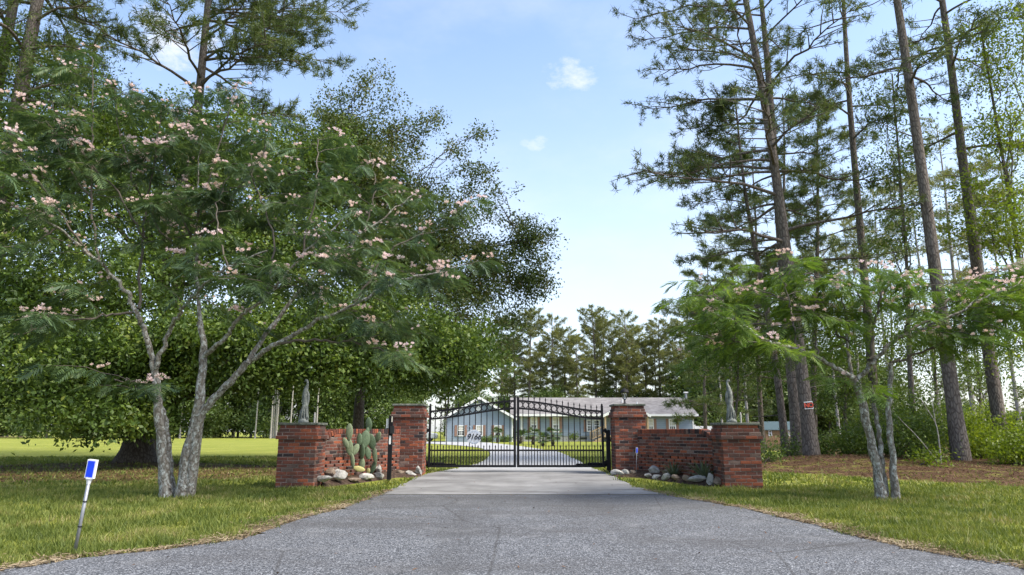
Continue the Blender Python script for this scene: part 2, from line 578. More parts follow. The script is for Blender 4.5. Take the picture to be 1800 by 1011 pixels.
M['cap_stone'] = m_stone('mossy_cap_stone', (0.045, 0.055, 0.04), (0.13, 0.14, 0.12), (0.24, 0.25, 0.22))
M['statue_stone'] = m_stone('weathered_statue_stone', (0.08, 0.088, 0.083), (0.20, 0.215, 0.205), (0.34, 0.36, 0.34), 14)
M['rock'] = m_stone('grey_rock', (0.13, 0.125, 0.115), (0.34, 0.33, 0.31), (0.52, 0.51, 0.48), 8)
M['rock_tan'] = m_stone('tan_rock', (0.10, 0.075, 0.055), (0.23, 0.18, 0.14), (0.36, 0.31, 0.25), 7)
M['soil'] = m_stone('dark_mulch', (0.02, 0.013, 0.01), (0.055, 0.036, 0.026), (0.12, 0.085, 0.06), 18)


def m_asphalt():
    n = NT('worn_asphalt')
    w = n.world()
    fine = n.voro(w, 95, 'F1', 'Color')
    fs = n.n('ShaderNodeSeparateColor'); n.l(fine, fs.inputs[0])
    agg = n.ramp(fs.outputs[0], [(0.0, (0.024, 0.025, 0.028)), (0.45, (0.074, 0.078, 0.087)), (0.8, (0.15, 0.157, 0.172)), (1.0, (0.32, 0.328, 0.345))])
    big = n.noise(n.world((0.35, 0.9, 1)), 0.9, 5, 0.6)
    col = n.mix(n.maprange(big, 0.42, 0.68, 0.0, 0.55), agg, (0.065, 0.062, 0.062))
    st = n.noise(n.world((0.6, 1.5, 1)), 0.5, 6, 0.7)
    col = n.mix(n.maprange(st, 0.60, 0.72, 0.0, 0.45), col, (0.085, 0.068, 0.055))
    sp_ = n.n('ShaderNodeSeparateXYZ'); n.l(w, sp_.inputs[0])
    old = n.maprange(n.math('ADD', sp_.outputs[1], n.math('MULTIPLY', n.noise(n.world((0.5, 1, 1)), 0.9, 4, 0.6), 1.6)), 10.6, 11.2)
    col = n.mix(n.math('MULTIPLY', old, 0.45), col, (0.075, 0.074, 0.076))
    track = n.math('ABSOLUTE', n.math('SUBTRACT', n.math('ABSOLUTE', n.math('SUBTRACT', sp_.outputs[0], n.math('ADD', 0.1, n.math('MULTIPLY', n.noise(w, 0.2, 2, 0.5), 0.4)))), 0.85))
    col = n.mix(n.math('MULTIPLY', n.maprange(track, 0.5, 0.1), n.maprange(n.noise(n.world((2, 0.35, 1)), 1.2, 5, 0.65), 0.35, 0.65, 0.0, 0.45)), col, (0.06, 0.059, 0.06))
    crack = n.voro(n.mix(0.12, w, n.n('ShaderNodeTexNoise').outputs['Color']), 0.42, 'DISTANCE_TO_EDGE')
    col = n.mix(n.math('MULTIPLY', n.maprange(crack, 0.007, 0.001), 0.5), col, (0.035, 0.033, 0.032))
    pale = n.noise(w, 1.7, 5, 0.65)
    col = n.mix(n.maprange(pale, 0.52, 0.75, 0, 0.3), col, (0.24, 0.24, 0.245))
    return n.done(n.principled(col, 0.88, 0, n.bump(n.voro(w, 95), 0.6, 0.008), 0.3))


def m_concrete():
    n = NT('driveway_concrete')
    w = n.world()
    f = n.noise(w, 1.1, 7, 0.65)
    col = n.ramp(f, [(0.3, (0.13, 0.128, 0.126)), (0.5, (0.19, 0.188, 0.186)), (0.7, (0.26, 0.257, 0.252))])
    streak = n.noise(n.world((0.5, 2.4, 1)), 0.8, 5, 0.65)
    col = n.mix(n.maprange(streak, 0.5, 0.68, 0.0, 0.7), col, (0.085, 0.08, 0.078))
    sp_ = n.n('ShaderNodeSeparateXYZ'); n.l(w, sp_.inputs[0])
    col = n.mix(n.math('MULTIPLY', n.maprange(n.math('ADD', sp_.outputs[1], n.math('MULTIPLY', n.noise(w, 0.5, 4, 0.6), 3.0)), 18.5, 21.5), 0.75), col, (0.40, 0.40, 0.405))  # sunlight beyond the gate painted in as paler concrete, stains fade there
    grit = n.noise(w, 85, 3, 0.7)
    col = n.mix(n.maprange(grit, 0.52, 0.72, 0.0, 0.35), col, (0.17, 0.165, 0.16))
    return n.done(n.principled(col, 0.85, 0, n.bump(grit, 0.25, 0.004), 0.3))


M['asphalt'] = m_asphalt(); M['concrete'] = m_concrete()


def m_ground():
    n = NT('lawn_and_leaf_litter')
    w = n.world()
    s = n.n('ShaderNodeSeparateXYZ'); n.l(w, s.inputs[0])
    x, y = s.outputs[0], s.outputs[1]
    f1 = n.noise(w, 0.35, 5, 0.6); f2 = n.noise(w, 3.0, 6, 0.7); f3 = n.noise(w, 34, 5, 0.7)
    lawn = n.ramp(f3, [(0.3, (0.11, 0.13, 0.022)), (0.55, (0.21, 0.235, 0.038)), (0.8, (0.31, 0.31, 0.075))])
    lawn = n.mix(n.maprange(f1, 0.4, 0.7, 0, 0.55), lawn, (0.32, 0.315, 0.075))
    lawn = n.mix(n.maprange(f2, 0.55, 0.75, 0, 0.5), lawn, (0.085, 0.115, 0.018))
    lawn = n.mix(n.maprange(n.noise(w, 0.8, 6, 0.7), 0.58, 0.72, 0, 0.5), lawn, (0.20, 0.165, 0.085))
    lit = n.ramp(n.noise(w, 26, 6, 0.75), [(0.3, (0.025, 0.014, 0.008)), (0.52, (0.085, 0.048, 0.026)), (0.75, (0.19, 0.125, 0.075))])
    wob = n.math('MULTIPLY', n.math('SUBTRACT', n.noise(w, 0.9, 5, 0.65), 0.5), 2.2)

    def ell(cx, cy, rx, ry):
        a = n.math('DIVIDE', n.math('SUBTRACT', x, cx), rx); b = n.math('DIVIDE', n.math('SUBTRACT', y, cy), ry)
        d = n.math('SQRT', n.math('ADD', n.math('POWER', n.math('ABSOLUTE', a), 2.0), n.math('POWER', n.math('ABSOLUTE', b), 2.0)))
        return n.maprange(n.math('ADD', d, n.math('MULTIPLY', wob, 0.35)), 1.12, 0.86)
    left = ell(-11.0, 18.3, 8.0, 3.6)
    # wood floor on the right: beyond a slanting line, nearer than the back lawn
    a = n.math('ADD', n.math('MULTIPLY', n.math('SUBTRACT', x, 6.3), 0.70), n.math('MULTIPLY', n.math('SUBTRACT', y, 16.6), 0.71))
    right = n.math('MULTIPLY', n.maprange(n.math('ADD', a, wob), 0.5, 1.1), n.math('MULTIPLY', n.maprange(n.math('ADD', n.math('SUBTRACT', n.math('MULTIPLY', n.math('MAXIMUM', n.math('SUBTRACT', x, 12.5), 0.0), 9.0), y), wob), -26.5, -25.0), n.maprange(x, 5.3, 6.2)))
    m = n.math('MAXIMUM', n.math('MULTIPLY', left, 0.85), right)
    thin = n.maprange(n.noise(w, 1.6, 5, 0.7), 0.30, 0.5)
    col = n.mix(n.math('MULTIPLY', m, thin), lawn, lit)
    return n.done(n.principled(col, 0.95, 0, n.bump(n.math('ADD', f3, f2), 0.9, 0.04), 0.1))


M['ground'] = m_ground()


def m_siding():
    n = NT('blue_lap_siding')
    w = n.world()
    s = n.n('ShaderNodeSeparateXYZ'); n.l(w, s.inputs[0])
    saw = n.math('FRACT', n.math('DIVIDE', s.outputs[2], 0.19))
    line = n.maprange(saw, 0.86, 0.95)
    base = n.ramp(n.noise(w, 0.8, 4, 0.6), [(0.3, (0.235, 0.285, 0.345)), (0.7, (0.27, 0.32, 0.38))])
    col = n.mix(n.math('MULTIPLY', line, 0.45), base, (0.09, 0.14, 0.20))
    return n.done(n.principled(col, 0.6, 0, n.bump(n.math('SUBTRACT', 1.0, saw), 0.6, 0.02), 0.3))


M['siding'] = m_siding()


def m_shingle():
    n = NT('grey_roof_shingles')
    w = n.world()
    v = n.voro(n.world((2.4, 5.5, 5.5)), 1.0, 'F1', 'Color')
    fs = n.n('ShaderNodeSeparateColor'); n.l(v, fs.inputs[0])
    f = n.math('ADD', n.math('MULTIPLY', fs.outputs[0], 0.4), n.math('MULTIPLY', n.noise(w, 0.6, 6, 0.65), 0.7))
    col = n.ramp(f, [(0.2, (0.12, 0.11, 0.108)), (0.55, (0.19, 0.178, 0.172)), (0.9, (0.26, 0.245, 0.24))])
    return n.done(n.principled(col, 0.9, 0, None, 0.2))


M['shingle'] = m_shingle()


def m_shedwood():
    n = NT('shed_plywood')
    w = n.world((3, 3, 0.6))
    col = n.ramp(n.noise(w, 2, 5, 0.7), [(0.3, (0.17, 0.10, 0.055)), (0.55, (0.33, 0.20, 0.10)), (0.75, (0.40, 0.29, 0.18))])
    return n.done(n.principled(col, 0.85))


M['shed_wood'] = m_shedwood()

# ------------------------------------------------------------------ ground, road, driveway
def axis(lo, hi, step, far, grow=1.25):
    a = list(np.arange(lo, hi + 1e-6, step))
    s = step; b = hi; up = []
    while b < far[1]:
        s *= grow; b += s; up.append(b)
    s = step; b = lo; dn = []
    while b > far[0]:
        s *= grow; b -= s; dn.append(b)
    return np.array(dn[::-1] + a + up)


gx = axis(-24, 24, 0.5, (-900, 900)); gy = axis(2, 32, 0.5, (-120, 1400))
XX, YY = np.meshgrid(gx, gy, indexing='xy')
ZZ = ground_h(XX, YY)
gv = np.stack([XX, YY, ZZ], -1).reshape(-1, 3)
nx = len(gx); ii, jj = np.meshgrid(np.arange(nx - 1), np.arange(len(gy) - 1), indexing='xy')
gf = np.stack([jj * nx + ii, jj * nx + ii + 1, (jj + 1) * nx + ii + 1, (jj + 1) * nx + ii], -1).reshape(-1, 4)
ground = link(bpy.data.objects.new('ground', np_mesh('ground', gv, gf, M['ground'], True)))
tag(ground, 'mown lawn with brown leaf litter under the trees', 'ground', kind='structure')

rng0 = np.random.default_rng(5)
L_EDGE = [(0, 1004), (30, 1001), (125, 984), (250, 972), (410, 952), (450, 937), (525, 912), (590, 897), (650, 876), (668, 871), (696, 858), (734, 844), (769, 836), (800, 830)]
R_EDGE = [(1800, 1000), (1700, 985), (1600, 965), (1500, 942), (1450, 927), (1380, 911), (1315, 895), (1200, 876), (1168, 870), (1140, 864), (1105, 853), (1078, 843), (1052, 833), (1034, 828)]
LE = np.array([G(*p)[:2] for p in L_EDGE]); RE = np.array([G(*p)[:2] for p in R_EDGE])
Y_SEAM = float(G(900, 871).y)


def xl_at(y): return np.interp(y, LE[:, 1], LE[:, 0])


def xr_at(y): return np.interp(y, RE[:, 1], RE[:, 0])


def strip(name, ys, xl, xr, dz, mat, label, cat):
    V = []; F = []
    nxs = 7
    for j, y in enumerate(ys):
        for k in range(nxs):
            x = xl[j] + (xr[j] - xl[j]) * k / (nxs - 1)
            V.append((x, y, gh(x, y) + dz))
    for j in range(len(ys) - 1):
        for k in range(nxs - 1):
            a = j * nxs + k
            F.append((a, a + 1, a + nxs + 1, a + nxs))
    o = link(bpy.data.objects.new(name, np_mesh(name, V, np.array(F), mat)))
    return tag(o, label, cat, kind='structure')


y0 = float(max(LE[0, 1], RE[0, 1]))
ys = np.concatenate([[-9.0], [2.0], np.linspace(y0 - 0.35, Y_SEAM, 140)])
wob = lambda y, s: 0.08 * np.sin(y * 5.1 + s) + 0.06 * np.sin(y * 13.3 + 2 * s) + 0.04 * np.sin(y * 37 + s)
xl = np.array([xl_at(y) + wob(y, 0.3) for y in ys]); xr = np.array([xr_at(y) + wob(y, 1.7) for y in ys])
# the public road runs across under the camera: the edge sweeps out to the sides below the apron
for j, y in enumerate(ys):
    if y < y0 - 0.02:
        xl[j] = -70.0 if y < y0 - 0.3 else xl[j] - 6 * (y0 - y) / 0.3
        xr[j] = 70.0 if y < y0 - 0.3 else xr[j] + 6 * (y0 - y) / 0.3
strip('road', ys, xl, xr, 0.016, M['asphalt'], 'worn grey asphalt road apron in front of the gate', 'road')

# concrete: apron, through the gate, then curving left to the house wing
ys = np.linspace(Y_SEAM + 0.012, 17.2, 24)
inner_l = [(800, 828), (827, 819), (847, 812), (858, 804), (862, 798), (855, 792), (838, 787), (800, 783), (760, 780.5), (735, 779.6)]
inner_r = [(1036, 823), (1031, 820), (1018, 811), (992, 799), (977, 794), (940, 788.5), (905, 783.5), (866, 779.4), (847, 778), (735, 776.6)]
xl = [xl_at(y) + 0.3 * wob(y, 0.3) for y in ys]; xr = [xr_at(y) + 0.3 * wob(y, 1.7) for y in ys]
CV = []; CF = []
nxs = 7


def rib(a, b):
    for k in range(nxs):
        p = a.lerp(b, k / (nxs - 1)); CV.append((p.x, p.y, gh(p.x, p.y) + 0.020))


for j, y in enumerate(ys): rib(Vector((xl[j], y, 0)), Vector((xr[j], y, 0)))
il = curve_pts([Vector((xl[-1], 17.2, 0))] + [G(*p, 0.08) for p in inner_l[1:]], 40)
ir = curve_pts([Vector((xr[-1], 17.2, 0))] + [G(*p, 0.08) for p in inner_r[1:]], 40)
for a, b in list(zip(il, ir))[1:]: rib(a, b)
for j in range(len(CV) // nxs - 1):
    for k in range(nxs - 1):
        a = j * nxs + k; CF.append((a, a + 1, a + nxs + 1, a + nxs))
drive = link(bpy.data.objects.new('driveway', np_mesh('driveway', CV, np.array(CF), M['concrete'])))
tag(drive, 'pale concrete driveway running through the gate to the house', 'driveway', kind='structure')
pm = MB(); pm.span((-90, 118, 0.13), (-45, 121, 0.2))
tag(pm.build('path', M['dry_grass']), 'strip of bare sandy track far across the lawn', 'path', kind='structure')


def bed(name, pts, label):
    V = [(p[0], p[1], gh(p[0], p[1]) + 0.018) for p in pts]
    c = np.mean(np.array(V), axis=0); c[2] += 0.07
    V.append(tuple(c)); n = len(pts)
    F = np.array([(i, (i + 1) % n, n) for i in range(n)])
    o = link(bpy.data.objects.new(name, np_mesh(name, V, F, M['soil'])))
    return tag(o, label, 'garden bed', kind='structure')


# ------------------------------------------------------------------ brick pillars and walls
def brick_meshes():
    out = []
    r = random.Random(3)
    for k in range(6):
        c = 0.004
        V = []
        for (ix, iy) in ((0, 0), (c, 1)):
            pass
        L, D, H = 0.5, 0.5, 0.5
        # unit brick: x along, y depth (front at -0.5), z up, chamfered front edge
        def j(): return r.uniform(-0.012, 0.012)
        back = [(-L, D, -H), (L, D, -H), (L, D, H), (-L, D, H)]
        mid = [(-L, -D + 0.05, -H), (L, -D + 0.05, -H), (L, -D + 0.05, H), (-L, -D + 0.05, H)]
        fr = [(-L + 0.02 + j(), -D + j(), -H + 0.07 + j()), (L - 0.02 + j(), -D + j(), -H + 0.07 + j()), (L - 0.02 + j(), -D + j(), H - 0.07 + j()), (-L + 0.02 + j(), -D + j(), H - 0.07 + j())]
        V = back + mid + fr
        F = [(3, 2, 1, 0)]
        for a, b in ((0, 4), (4, 8)):
            for i in range(4):
                q = (i + 1) % 4
                F.append((a + i, a + q, b + q, b + i))
        F.append((8, 9, 10, 11))
        me = bpy.data.meshes.new('brick'); me.from_pydata(V, [], F); me.update(); me.materials.append(M['brick'])
        out.append(me)
    return out


BR = brick_meshes()
brnd = random.Random(11)
COURSE = 0.0677


def put_brick(parent, loc, size, rz):
    o = bpy.data.objects.new('brick', brnd.choice(BR))
    o.location = loc
    o.rotation_euler = (brnd.uniform(-.01, .01), brnd.uniform(-.006, .006), rz + brnd.uniform(-.012, .012))
    o.scale = size
    return link(o, parent)


def pillar(name, cx, cy, W, ncourse, flare, label):
    base = empty(name, (cx, cy, gh(cx, cy) - 0.02))
    tag(base, label, 'pillar', 'brick gate pillars')
    core = MB()
    nb = ncourse - 4
    core.box((0, 0, nb * COURSE / 2), (W - 0.013, W - 0.013, nb * COURSE))
    offs = [flare, flare * 0.55, 0.0, -flare * 0.35]
    for k in range(4):
        w = W + 2 * offs[k] - 0.013
        core.box((0, 0, (nb + k + 0.5) * COURSE), (w, w, COURSE + 0.0004 * (k + 1)))
    core.build('mortar_core', M['mortar'], base)
    for c in range(ncourse):
        w = W + (2 * offs[c - nb] if c >= nb else 0)
        z = (c + 0.5) * COURSE
        run = w - 0.11
        bl = run / 3
        for side in range(4):
            rz = side * math.pi / 2
            for k in range(3):
                if c % 2 == 0: x = -w / 2 + (k + 0.5) * bl + 0.0
                else: x = w / 2 - (k + 0.5) * bl
                p = Vector((x, -w / 2 + 0.05 + brnd.uniform(-.004, .004), z))
                p.rotate(Matrix.Rotation(rz, 3, 'Z'))
                put_brick(base, p, (bl - 0.011, 0.1, COURSE - 0.010), rz)
    top = ncourse * COURSE
    cap = MB(); cw = W + 0.03
    cap.box((0, 0, top + 0.024), (cw, cw, 0.048))
    co = cap.build('cap', M['cap_stone'], base)
    bv = co.modifiers.new('bevel', 'BEVEL'); bv.width = 0.012; bv.segments = 2
    return base, gh(cx, cy) - 0.02 + top + 0.048


WO, WI = 0.74, 0.74
olx, orx = (524.5 - 900) / pxm(13.7) , (1300.5 - 900) / pxm(13.7)
OY = 13.65 + WO / 2
IY = 16.6 + WI / 2
ilx = (689 - 900) / pxm(16.6) + WI / 2
irx = (1135.5 - 900) / pxm(16.6) - WI / 2
p_ol, z_ol = pillar('brick_pillar', olx, OY, WO, 18, 0.045, 'short brick pillar with statue nearest the big dark oak')
p_or, z_or = pillar('brick_pillar', orx, OY, WO, 18, 0.045, 'short brick pillar with statue nearest the pine wood')
p_il, z_il = pillar('brick_pillar', ilx, IY, WI, 24, 0.05, 'tall brick gate pillar with bare cap behind the keypad post')
p_ir, z_ir = pillar('brick_pillar', irx, IY, WI, 24, 0.05, 'tall brick gate pillar with a lantern on its cap')


def garden_wall(a, b, label):
    """a at the outer pillar (swooping down), b at the inner pillar"""
    a = Vector((*a, 0)); b = Vector((*b, 0))
    d = (b - a); Ln = d.length; d.normalize()
    ang = math.atan2(d.y, d.x)
    flip = d.x < 0                      # keep the chamfered front towards the camera
    base = empty('garden_wall', (a.x, a.y, gh(a.x, a.y)), ang)
    tag(base, label, 'wall', 'brick garden walls')
    dz = gh(b.x, b.y) - gh(a.x, a.y)
    ztop = 15 * COURSE + 0.108
    z_low = 0.95
    swoop = 0.55

    def top(x): return z_low + (ztop - z_low) * float(sstep(0, swoop, x))
    T = 0.2
    ncs = 15
    holes = set(range(2, 8))
    face = 0.0 if not flip else math.pi
    core = MB(); 
    for c in range(ncs):
        z0 = c * COURSE; zc = z0 + COURSE / 2
        xs = 0.0
        if c in holes:
            core.span((0, -T / 2 + .007, z0 - .005), (Ln, T / 2 - .007, z0 + .0045))
            pitch = 0.250; off = 0.0 if c % 2 else pitch / 2
            x = -off
            while x < Ln:
                x0, x1 = max(0, x), min(Ln, x + 0.2)
                if x1 - x0 > 0.03:
                    put_brick(base, ((x0 + x1) / 2, 0, zc), (x1 - x0, T, COURSE - 0.010), face)
                x += pitch
            continue
        # solid course, clipped by the swoop
        x = -(0.105 if c % 2 else 0.0)
        xmin = 0.0
        while xmin < Ln and top(xmin) - 0.105 < z0 + COURSE * 0.6: xmin += 0.02
        if xmin >= Ln - 0.1: continue
        core.span((xmin, -T / 2 + 0.006, z0), (Ln, T / 2 - 0.006, z0 + COURSE + 0.0003 * c))
        while x < Ln:
            x0, x1 = max(xmin, x), min(Ln, x + 0.2)
            if x1 - x0 > 0.03:
                put_brick(base, ((x0 + x1) / 2, 0, zc), (x1 - x0, T, COURSE - 0.010), face)
            x += 0.21
    x = 0.03
    while x < Ln - 0.02:                # rowlock course on top
        zt = top(x)
        o = put_brick(base, (x, 0, zt - 0.052), (0.058, T + 0.012, 0.104), face)
        slope = (top(x + .02) - top(x - .02)) / .04
        o.rotation_euler[1] = -math.atan(slope) * (1 if not flip else -1) * 0.8
        x += 0.067
    core.build('mortar_core', M['mortar'], base)
    return base


WA_L = (olx + 0.20, OY + WO / 2 + 0.02); WB_L = (ilx - WI / 2 + 0.12, IY - WI / 2 + 0.04)
WA_R = (orx - 0.20, OY + WO / 2 + 0.02); WB_R = (irx + WI / 2 - 0.12, IY - WI / 2 + 0.04)
WA_L = (olx + 0.16, OY + 0.36); WA_R = (orx - 0.16, OY + 0.36)
garden_wall(WA_L, WB_L, 'curved-top brick wall with square holes behind the prickly pear')
garden_wall(WA_R, WB_R, 'curved-top brick wall with square holes behind the agave')



def wall_y(px):
    """depth of the garden wall's face at a picture column"""
    a, b = (WA_L, WB_L) if px < 900 else (WA_R, WB_R)
    s = (px - 900) / 1200.0
    # solve x(t) / (y(t) cos p) = s along the wall
    k = s * cP
    t = (k * a[1] - a[0]) / ((b[0] - a[0]) - k * (b[1] - a[1]))
    return a[1] + min(1.0, max(0.0, t)) * (b[1] - a[1])


def bed(cols, label):
    """raised planting strip between the rocks and the wall; cols: (px, front offset)"""
    V = []; F = []
    for px, off in cols:
        yw = wall_y(px) - .08; yf = yw - off
        for y, dz in ((yf - .16, -.03), (yf, .05), (yf + off * .4, .11), (yw, .13)):
            x = (px - 900) / 1200.0 * y * cP
            V.append((x, y, gh(x, y) + dz))
    for i in range(len(cols) - 1):
        for j in range(3):
            q = i * 4 + j; F.append((q, q + 1, q + 5, q + 4))
    o = link(bpy.data.objects.new('garden_bed', np_mesh('garden_bed', V, np.array(F), M['soil'], True)))
    return tag(o, label, 'garden bed', kind='structure')


bed([(px, .55) for px in range(572, 690, 12)] + [(700, .45), (720, .45), (742, .4)], 'mulched bed between the brick wall and rocks below the cactus')
bed([(1080, .4), (1100, .45), (1122, .45)] + [(px, .55) for px in range(1134, 1262, 12)], 'mulched bed between the brick wall and rocks below the agave')

# ------------------------------------------------------------------ statues, pegs, lantern on the pillars
def bird_statue(loc, mirror, label):
    s = -1 if mirror else 1
    base = empty('bird_statue', loc); base.scale = (0.84, 0.84, 1.06)
    tag(base, label, 'statue', 'bird statues on the pillars')
    m = MB()
    # rocky foot
    m.lathe([(0.115, 0.0), (0.13, 0.02), (0.105, 0.06), (0.07, 0.10), (0.045, 0.13)], 12)
    # body rising from the leafy stem: neck and head
    path = [(0.03, 0, .10), (0.035, 0, .22), (0.02, 0, .34), (0.0, 0, .46), (0.005, 0, .56), (0.022, 0, .64), (0.042, 0, .70), (0.045, 0, .745), (0.03, 0, .78), (0.005, 0, .79), (-.02, 0, .775)]
    rad = [.06, .066, .064, .066, .062, .05, .032, .026, .028, .032, .014]
    pts = curve_pts([(p[0] * s, p[1], p[2]) for p in path], 30)
    m.tube(pts, np.interp(np.linspace(0, 10, 30), range(11), rad), 12)
    # beak
    m.tube([(-.015 * s, 0, .776), (-.05 * s, 0, .757)], [.012, .002], 8)
    body = m.build('body', M['statue_stone'], base, True)
    w = MB()
    # folded wing along the back and trailing tail
    wp = curve_pts([(.055 * s, 0, .60), (.075 * s, 0, .50), (.075 * s, 0, .38), (.062 * s, 0, .27)], 14)
    w.tube(wp, [.012, .024, .032, .036, .038, .038, .037, .036, .034, .031, .027, .022, .014, .004], 10)
    w.build('wing', M['statue_stone'], base, True)
    t = MB()
    for k, (dx, yy) in enumerate(((-.05, -.05), (-.02, -.065), (.02, -.06), (.055, -.045), (.02, .05), (.06, .03))):
        tp = curve_pts([(.02 * s, yy * .6, .36), ((dx * .8 + .01) * s, yy * 1.1, .26), ((dx * 1.3) * s, yy * 1.15, .16), (dx * 1.9 * s, yy * 1.3, .05)], 10)
        t.tube(tp, [.01, .018, .02, .018, .02, .024, .022, .018, .014, .008], 7)
    t.build('tail_feathers', M['statue_stone'], base, True)
    return base


bird_statue((olx + 0.02, OY - 0.1, z_ol), False, 'grey stone long-necked bird statue on the pillar beside the oak')
bird_statue((orx - 0.08, OY - 0.1, z_or), True, 'grey stone long-necked bird statue on the pillar beside the pines')
for (x, z, lb) in ((olx + 0.17, z_ol, 'small pale pointed stake behind the statue on the oak-side pillar'), (orx + 0.19, z_or, 'small pale pointed stake behind the statue on the pine-side pillar')):
    m = MB(); m.lathe([(.018, 0), (.019, .16), (.012, .20), (.003, .215)], 10)
    tag(m.build('cap_stake', M['block'], None, False, (x, OY + 0.15, z)), lb, 'stake', 'stakes on the pillar caps')

lt = empty('pillar_lantern', (irx - 0.05, IY, z_ir))
tag(lt, 'black domed lantern on the gate pillar beside the right gate leaf', 'lantern')
m = MB(); m.lathe([(.07, 0), (.07, .012), (.03, .03), (.018, .05), (.016, .10), (.03, .115), (.02, .13)], 16); m.build('stem', M['iron'], lt, True)
m = MB()
for k in range(4):
    a = k * math.pi / 2 + math.pi / 4
    pp = [(r * math.cos(a), r * math.sin(a), z) for r, z in ((.015, .12), (.055, .15), (.08, .20), (.085, .25), (.078, .285))]
    m.tube(curve_pts(pp, 10), .006, 6)
m.build('cage', M['iron'], lt, True)
m = MB(); m.lathe([(.012, .125), (.05, .155), (.072, .20), (.077, .25), (.07, .283)], 20); m.build('glass', M['lamp_glass'], lt, True)
m = MB(); m.lathe([(.115, .280), (.118, .290), (.105, .315), (.085, .345), (.05, .37), (.018, .382), (.012, .40), (.016, .41), (.004, .425)], 24); m.build('hood', M['iron'], lt, True)
m = MB(); m.lathe([(.012, .15), (.014, .22), (.008, .25)], 10); m.build('bulb', M['white_paint'], lt, True)

# ------------------------------------------------------------------ gate
GY = 17.55
GZ = gh(0, GY)
S_G = pxm(GY)


def gx_(px): return (px - 900) / S_G


GL, GR, GC = gx_(753.5), gx_(1061), gx_(907.8)


def zpx(py, Y=GY): return P(900, py, Y).z


z_bot = zpx(821.5); z_mid = zpx(791.5)
z_topo = zpx(723.5); z_topc = zpx(704.5)           # top rail at the outer post / at the centre


def top_rail(u):                                    # u 0 outer .. 1 centre: gentle S
    return z_topo + (z_topc - z_topo) * float(sstep(-0.1, 1.08, u))


def finial(m, x, z, h=0.10, r=0.018):
    m.lathe([(r * .7, 0), (r * .5, h * .12), (r, h * .3), (r * .95, h * .42), (.002, h)], 6, (x, 0, z))


def gate_leaf(xo, xc, label):
    """xo: outer edge x, xc: centre edge x"""
    base = empty('gate_leaf', (0, GY, 0))
    tag(base, label, 'gate', 'iron gate leaves')
    W = xc - xo; sg = 1 if W > 0 else -1; A = abs(W)
    X = lambda u: xo + W * u
    iron = M['iron']
    RING = 0.145
    m = MB(); m.box((X(0) + sg * .028, 0, (z_bot + zpx(714)) / 2), (.055, .055, zpx(714) - z_bot)); o = m.build('end_stile', iron, base)
    m = MB(); m.lathe([(.03, 0), (.034, .01), (.02, .02), (.026, .035), (.018, .055), (.003, .065)], 10, (X(0) + sg * .028, 0, zpx(714))); m.build('ball_cap', iron, base, True)
    m = MB(); m.box((X(1) - sg * .036, 0, (z_bot + zpx(700)) / 2), (.062, .06, zpx(700) - z_bot)); m.build('meeting_stile', iron, base)
    m = MB(); m.lathe([(.03, 0), (.034, .012), (.02, .022), (.003, .05)], 8, (X(1) - sg * .036, 0, zpx(700))); m.build('ball_cap', iron, base, True)
    a, b = X(0) + sg * .0555, X(1) - sg * .0675
    xlo, xhi = min(a, b), max(a, b)
    m = MB(); m.span((xlo, -.022, z_bot), (xhi, .022, z_bot + .055)); m.build('bottom_rail', iron, base)
    m = MB(); m.span((xlo, -.02, z_mid - .024), (xhi, .02, z_mid + .018)); m.build('middle_rail', iron, base)
    for nm, off in (('top_rail', 0.0), ('lower_top_rail', -RING - .045)):
        m = MB()
        N = 36; V = []
        for i in range(N + 1):
            u = i / N; x = a + (b - a) * u; z = top_rail(u) + off
            V += [(x, -.02, z - .022), (x, .02, z - .022), (x, .02, z + .022), (x, -.02, z + .022)]
        F = []
        for i in range(N):
            for k in range(4):
                F.append((i * 4 + k, i * 4 + (k + 1) % 4, i * 4 + 4 + (k + 1) % 4, i * 4 + 4 + k))
        F += [(0, 1, 2, 3), (N * 4 + 3, N * 4 + 2, N * 4 + 1, N * 4)]
        m.add(V, F); m.build(nm, iron, base)
    # pickets: tall ones between stiles, short ones between them
    NP = 14
    inner = b - a
    for i in range(NP):
        u = (i + 0.72) / (NP + 0.35)
        x = a + inner * u
        zt = top_rail(u)
        m = MB(); m.bar((x, 0, z_bot + .04), (x, 0, zt + .06), .021)
        o = m.build('picket', iron, base)
        m = MB(); finial(m, x, zt + .055); m.build('spear_point', iron, o)
        # ring to the outer side of the picket
    for i in range(NP + 1):
        u = (i + 0.22) / (NP + 0.35)
        x = a + inner * u
        if i == 0 and False: continue
        zc = top_rail(u) - .022 - RING / 2 + .0
        m = MB()
        pts = [(x + (RING / 2 - .005) * math.cos(t), 0, zc + (RING / 2 - .005) * math.sin(t)) for t in np.linspace(0, 2 * math.pi, 21)]
        m.tube(pts, .0125, 6, False)
        if i < NP + 1: m.build('ring', iron, base, True)
    for i in range(NP):
        u = (i + 0.22) / (NP + 0.35)
        x = a + inner * u
        m = MB(); m.bar((x, 0, z_bot + .04), (x, 0, z_mid + .055), .0205)
        o = m.build('short_picket', iron, base)
        m = MB(); finial(m, x, z_mid + .05, .085, .018); m.build('spear_point', iron, o)
    for zz in (zpx(757), zpx(813)):
        m = MB(); m.box((X(0) - sg * .035, 0, zz), (.07, .05, .07)); m.tube([(X(0) - sg * .045, 0, zz - .06), (X(0) - sg * .045, 0, zz + .06)], .022, 8)
        m.build('hinge', iron, base)
    return base


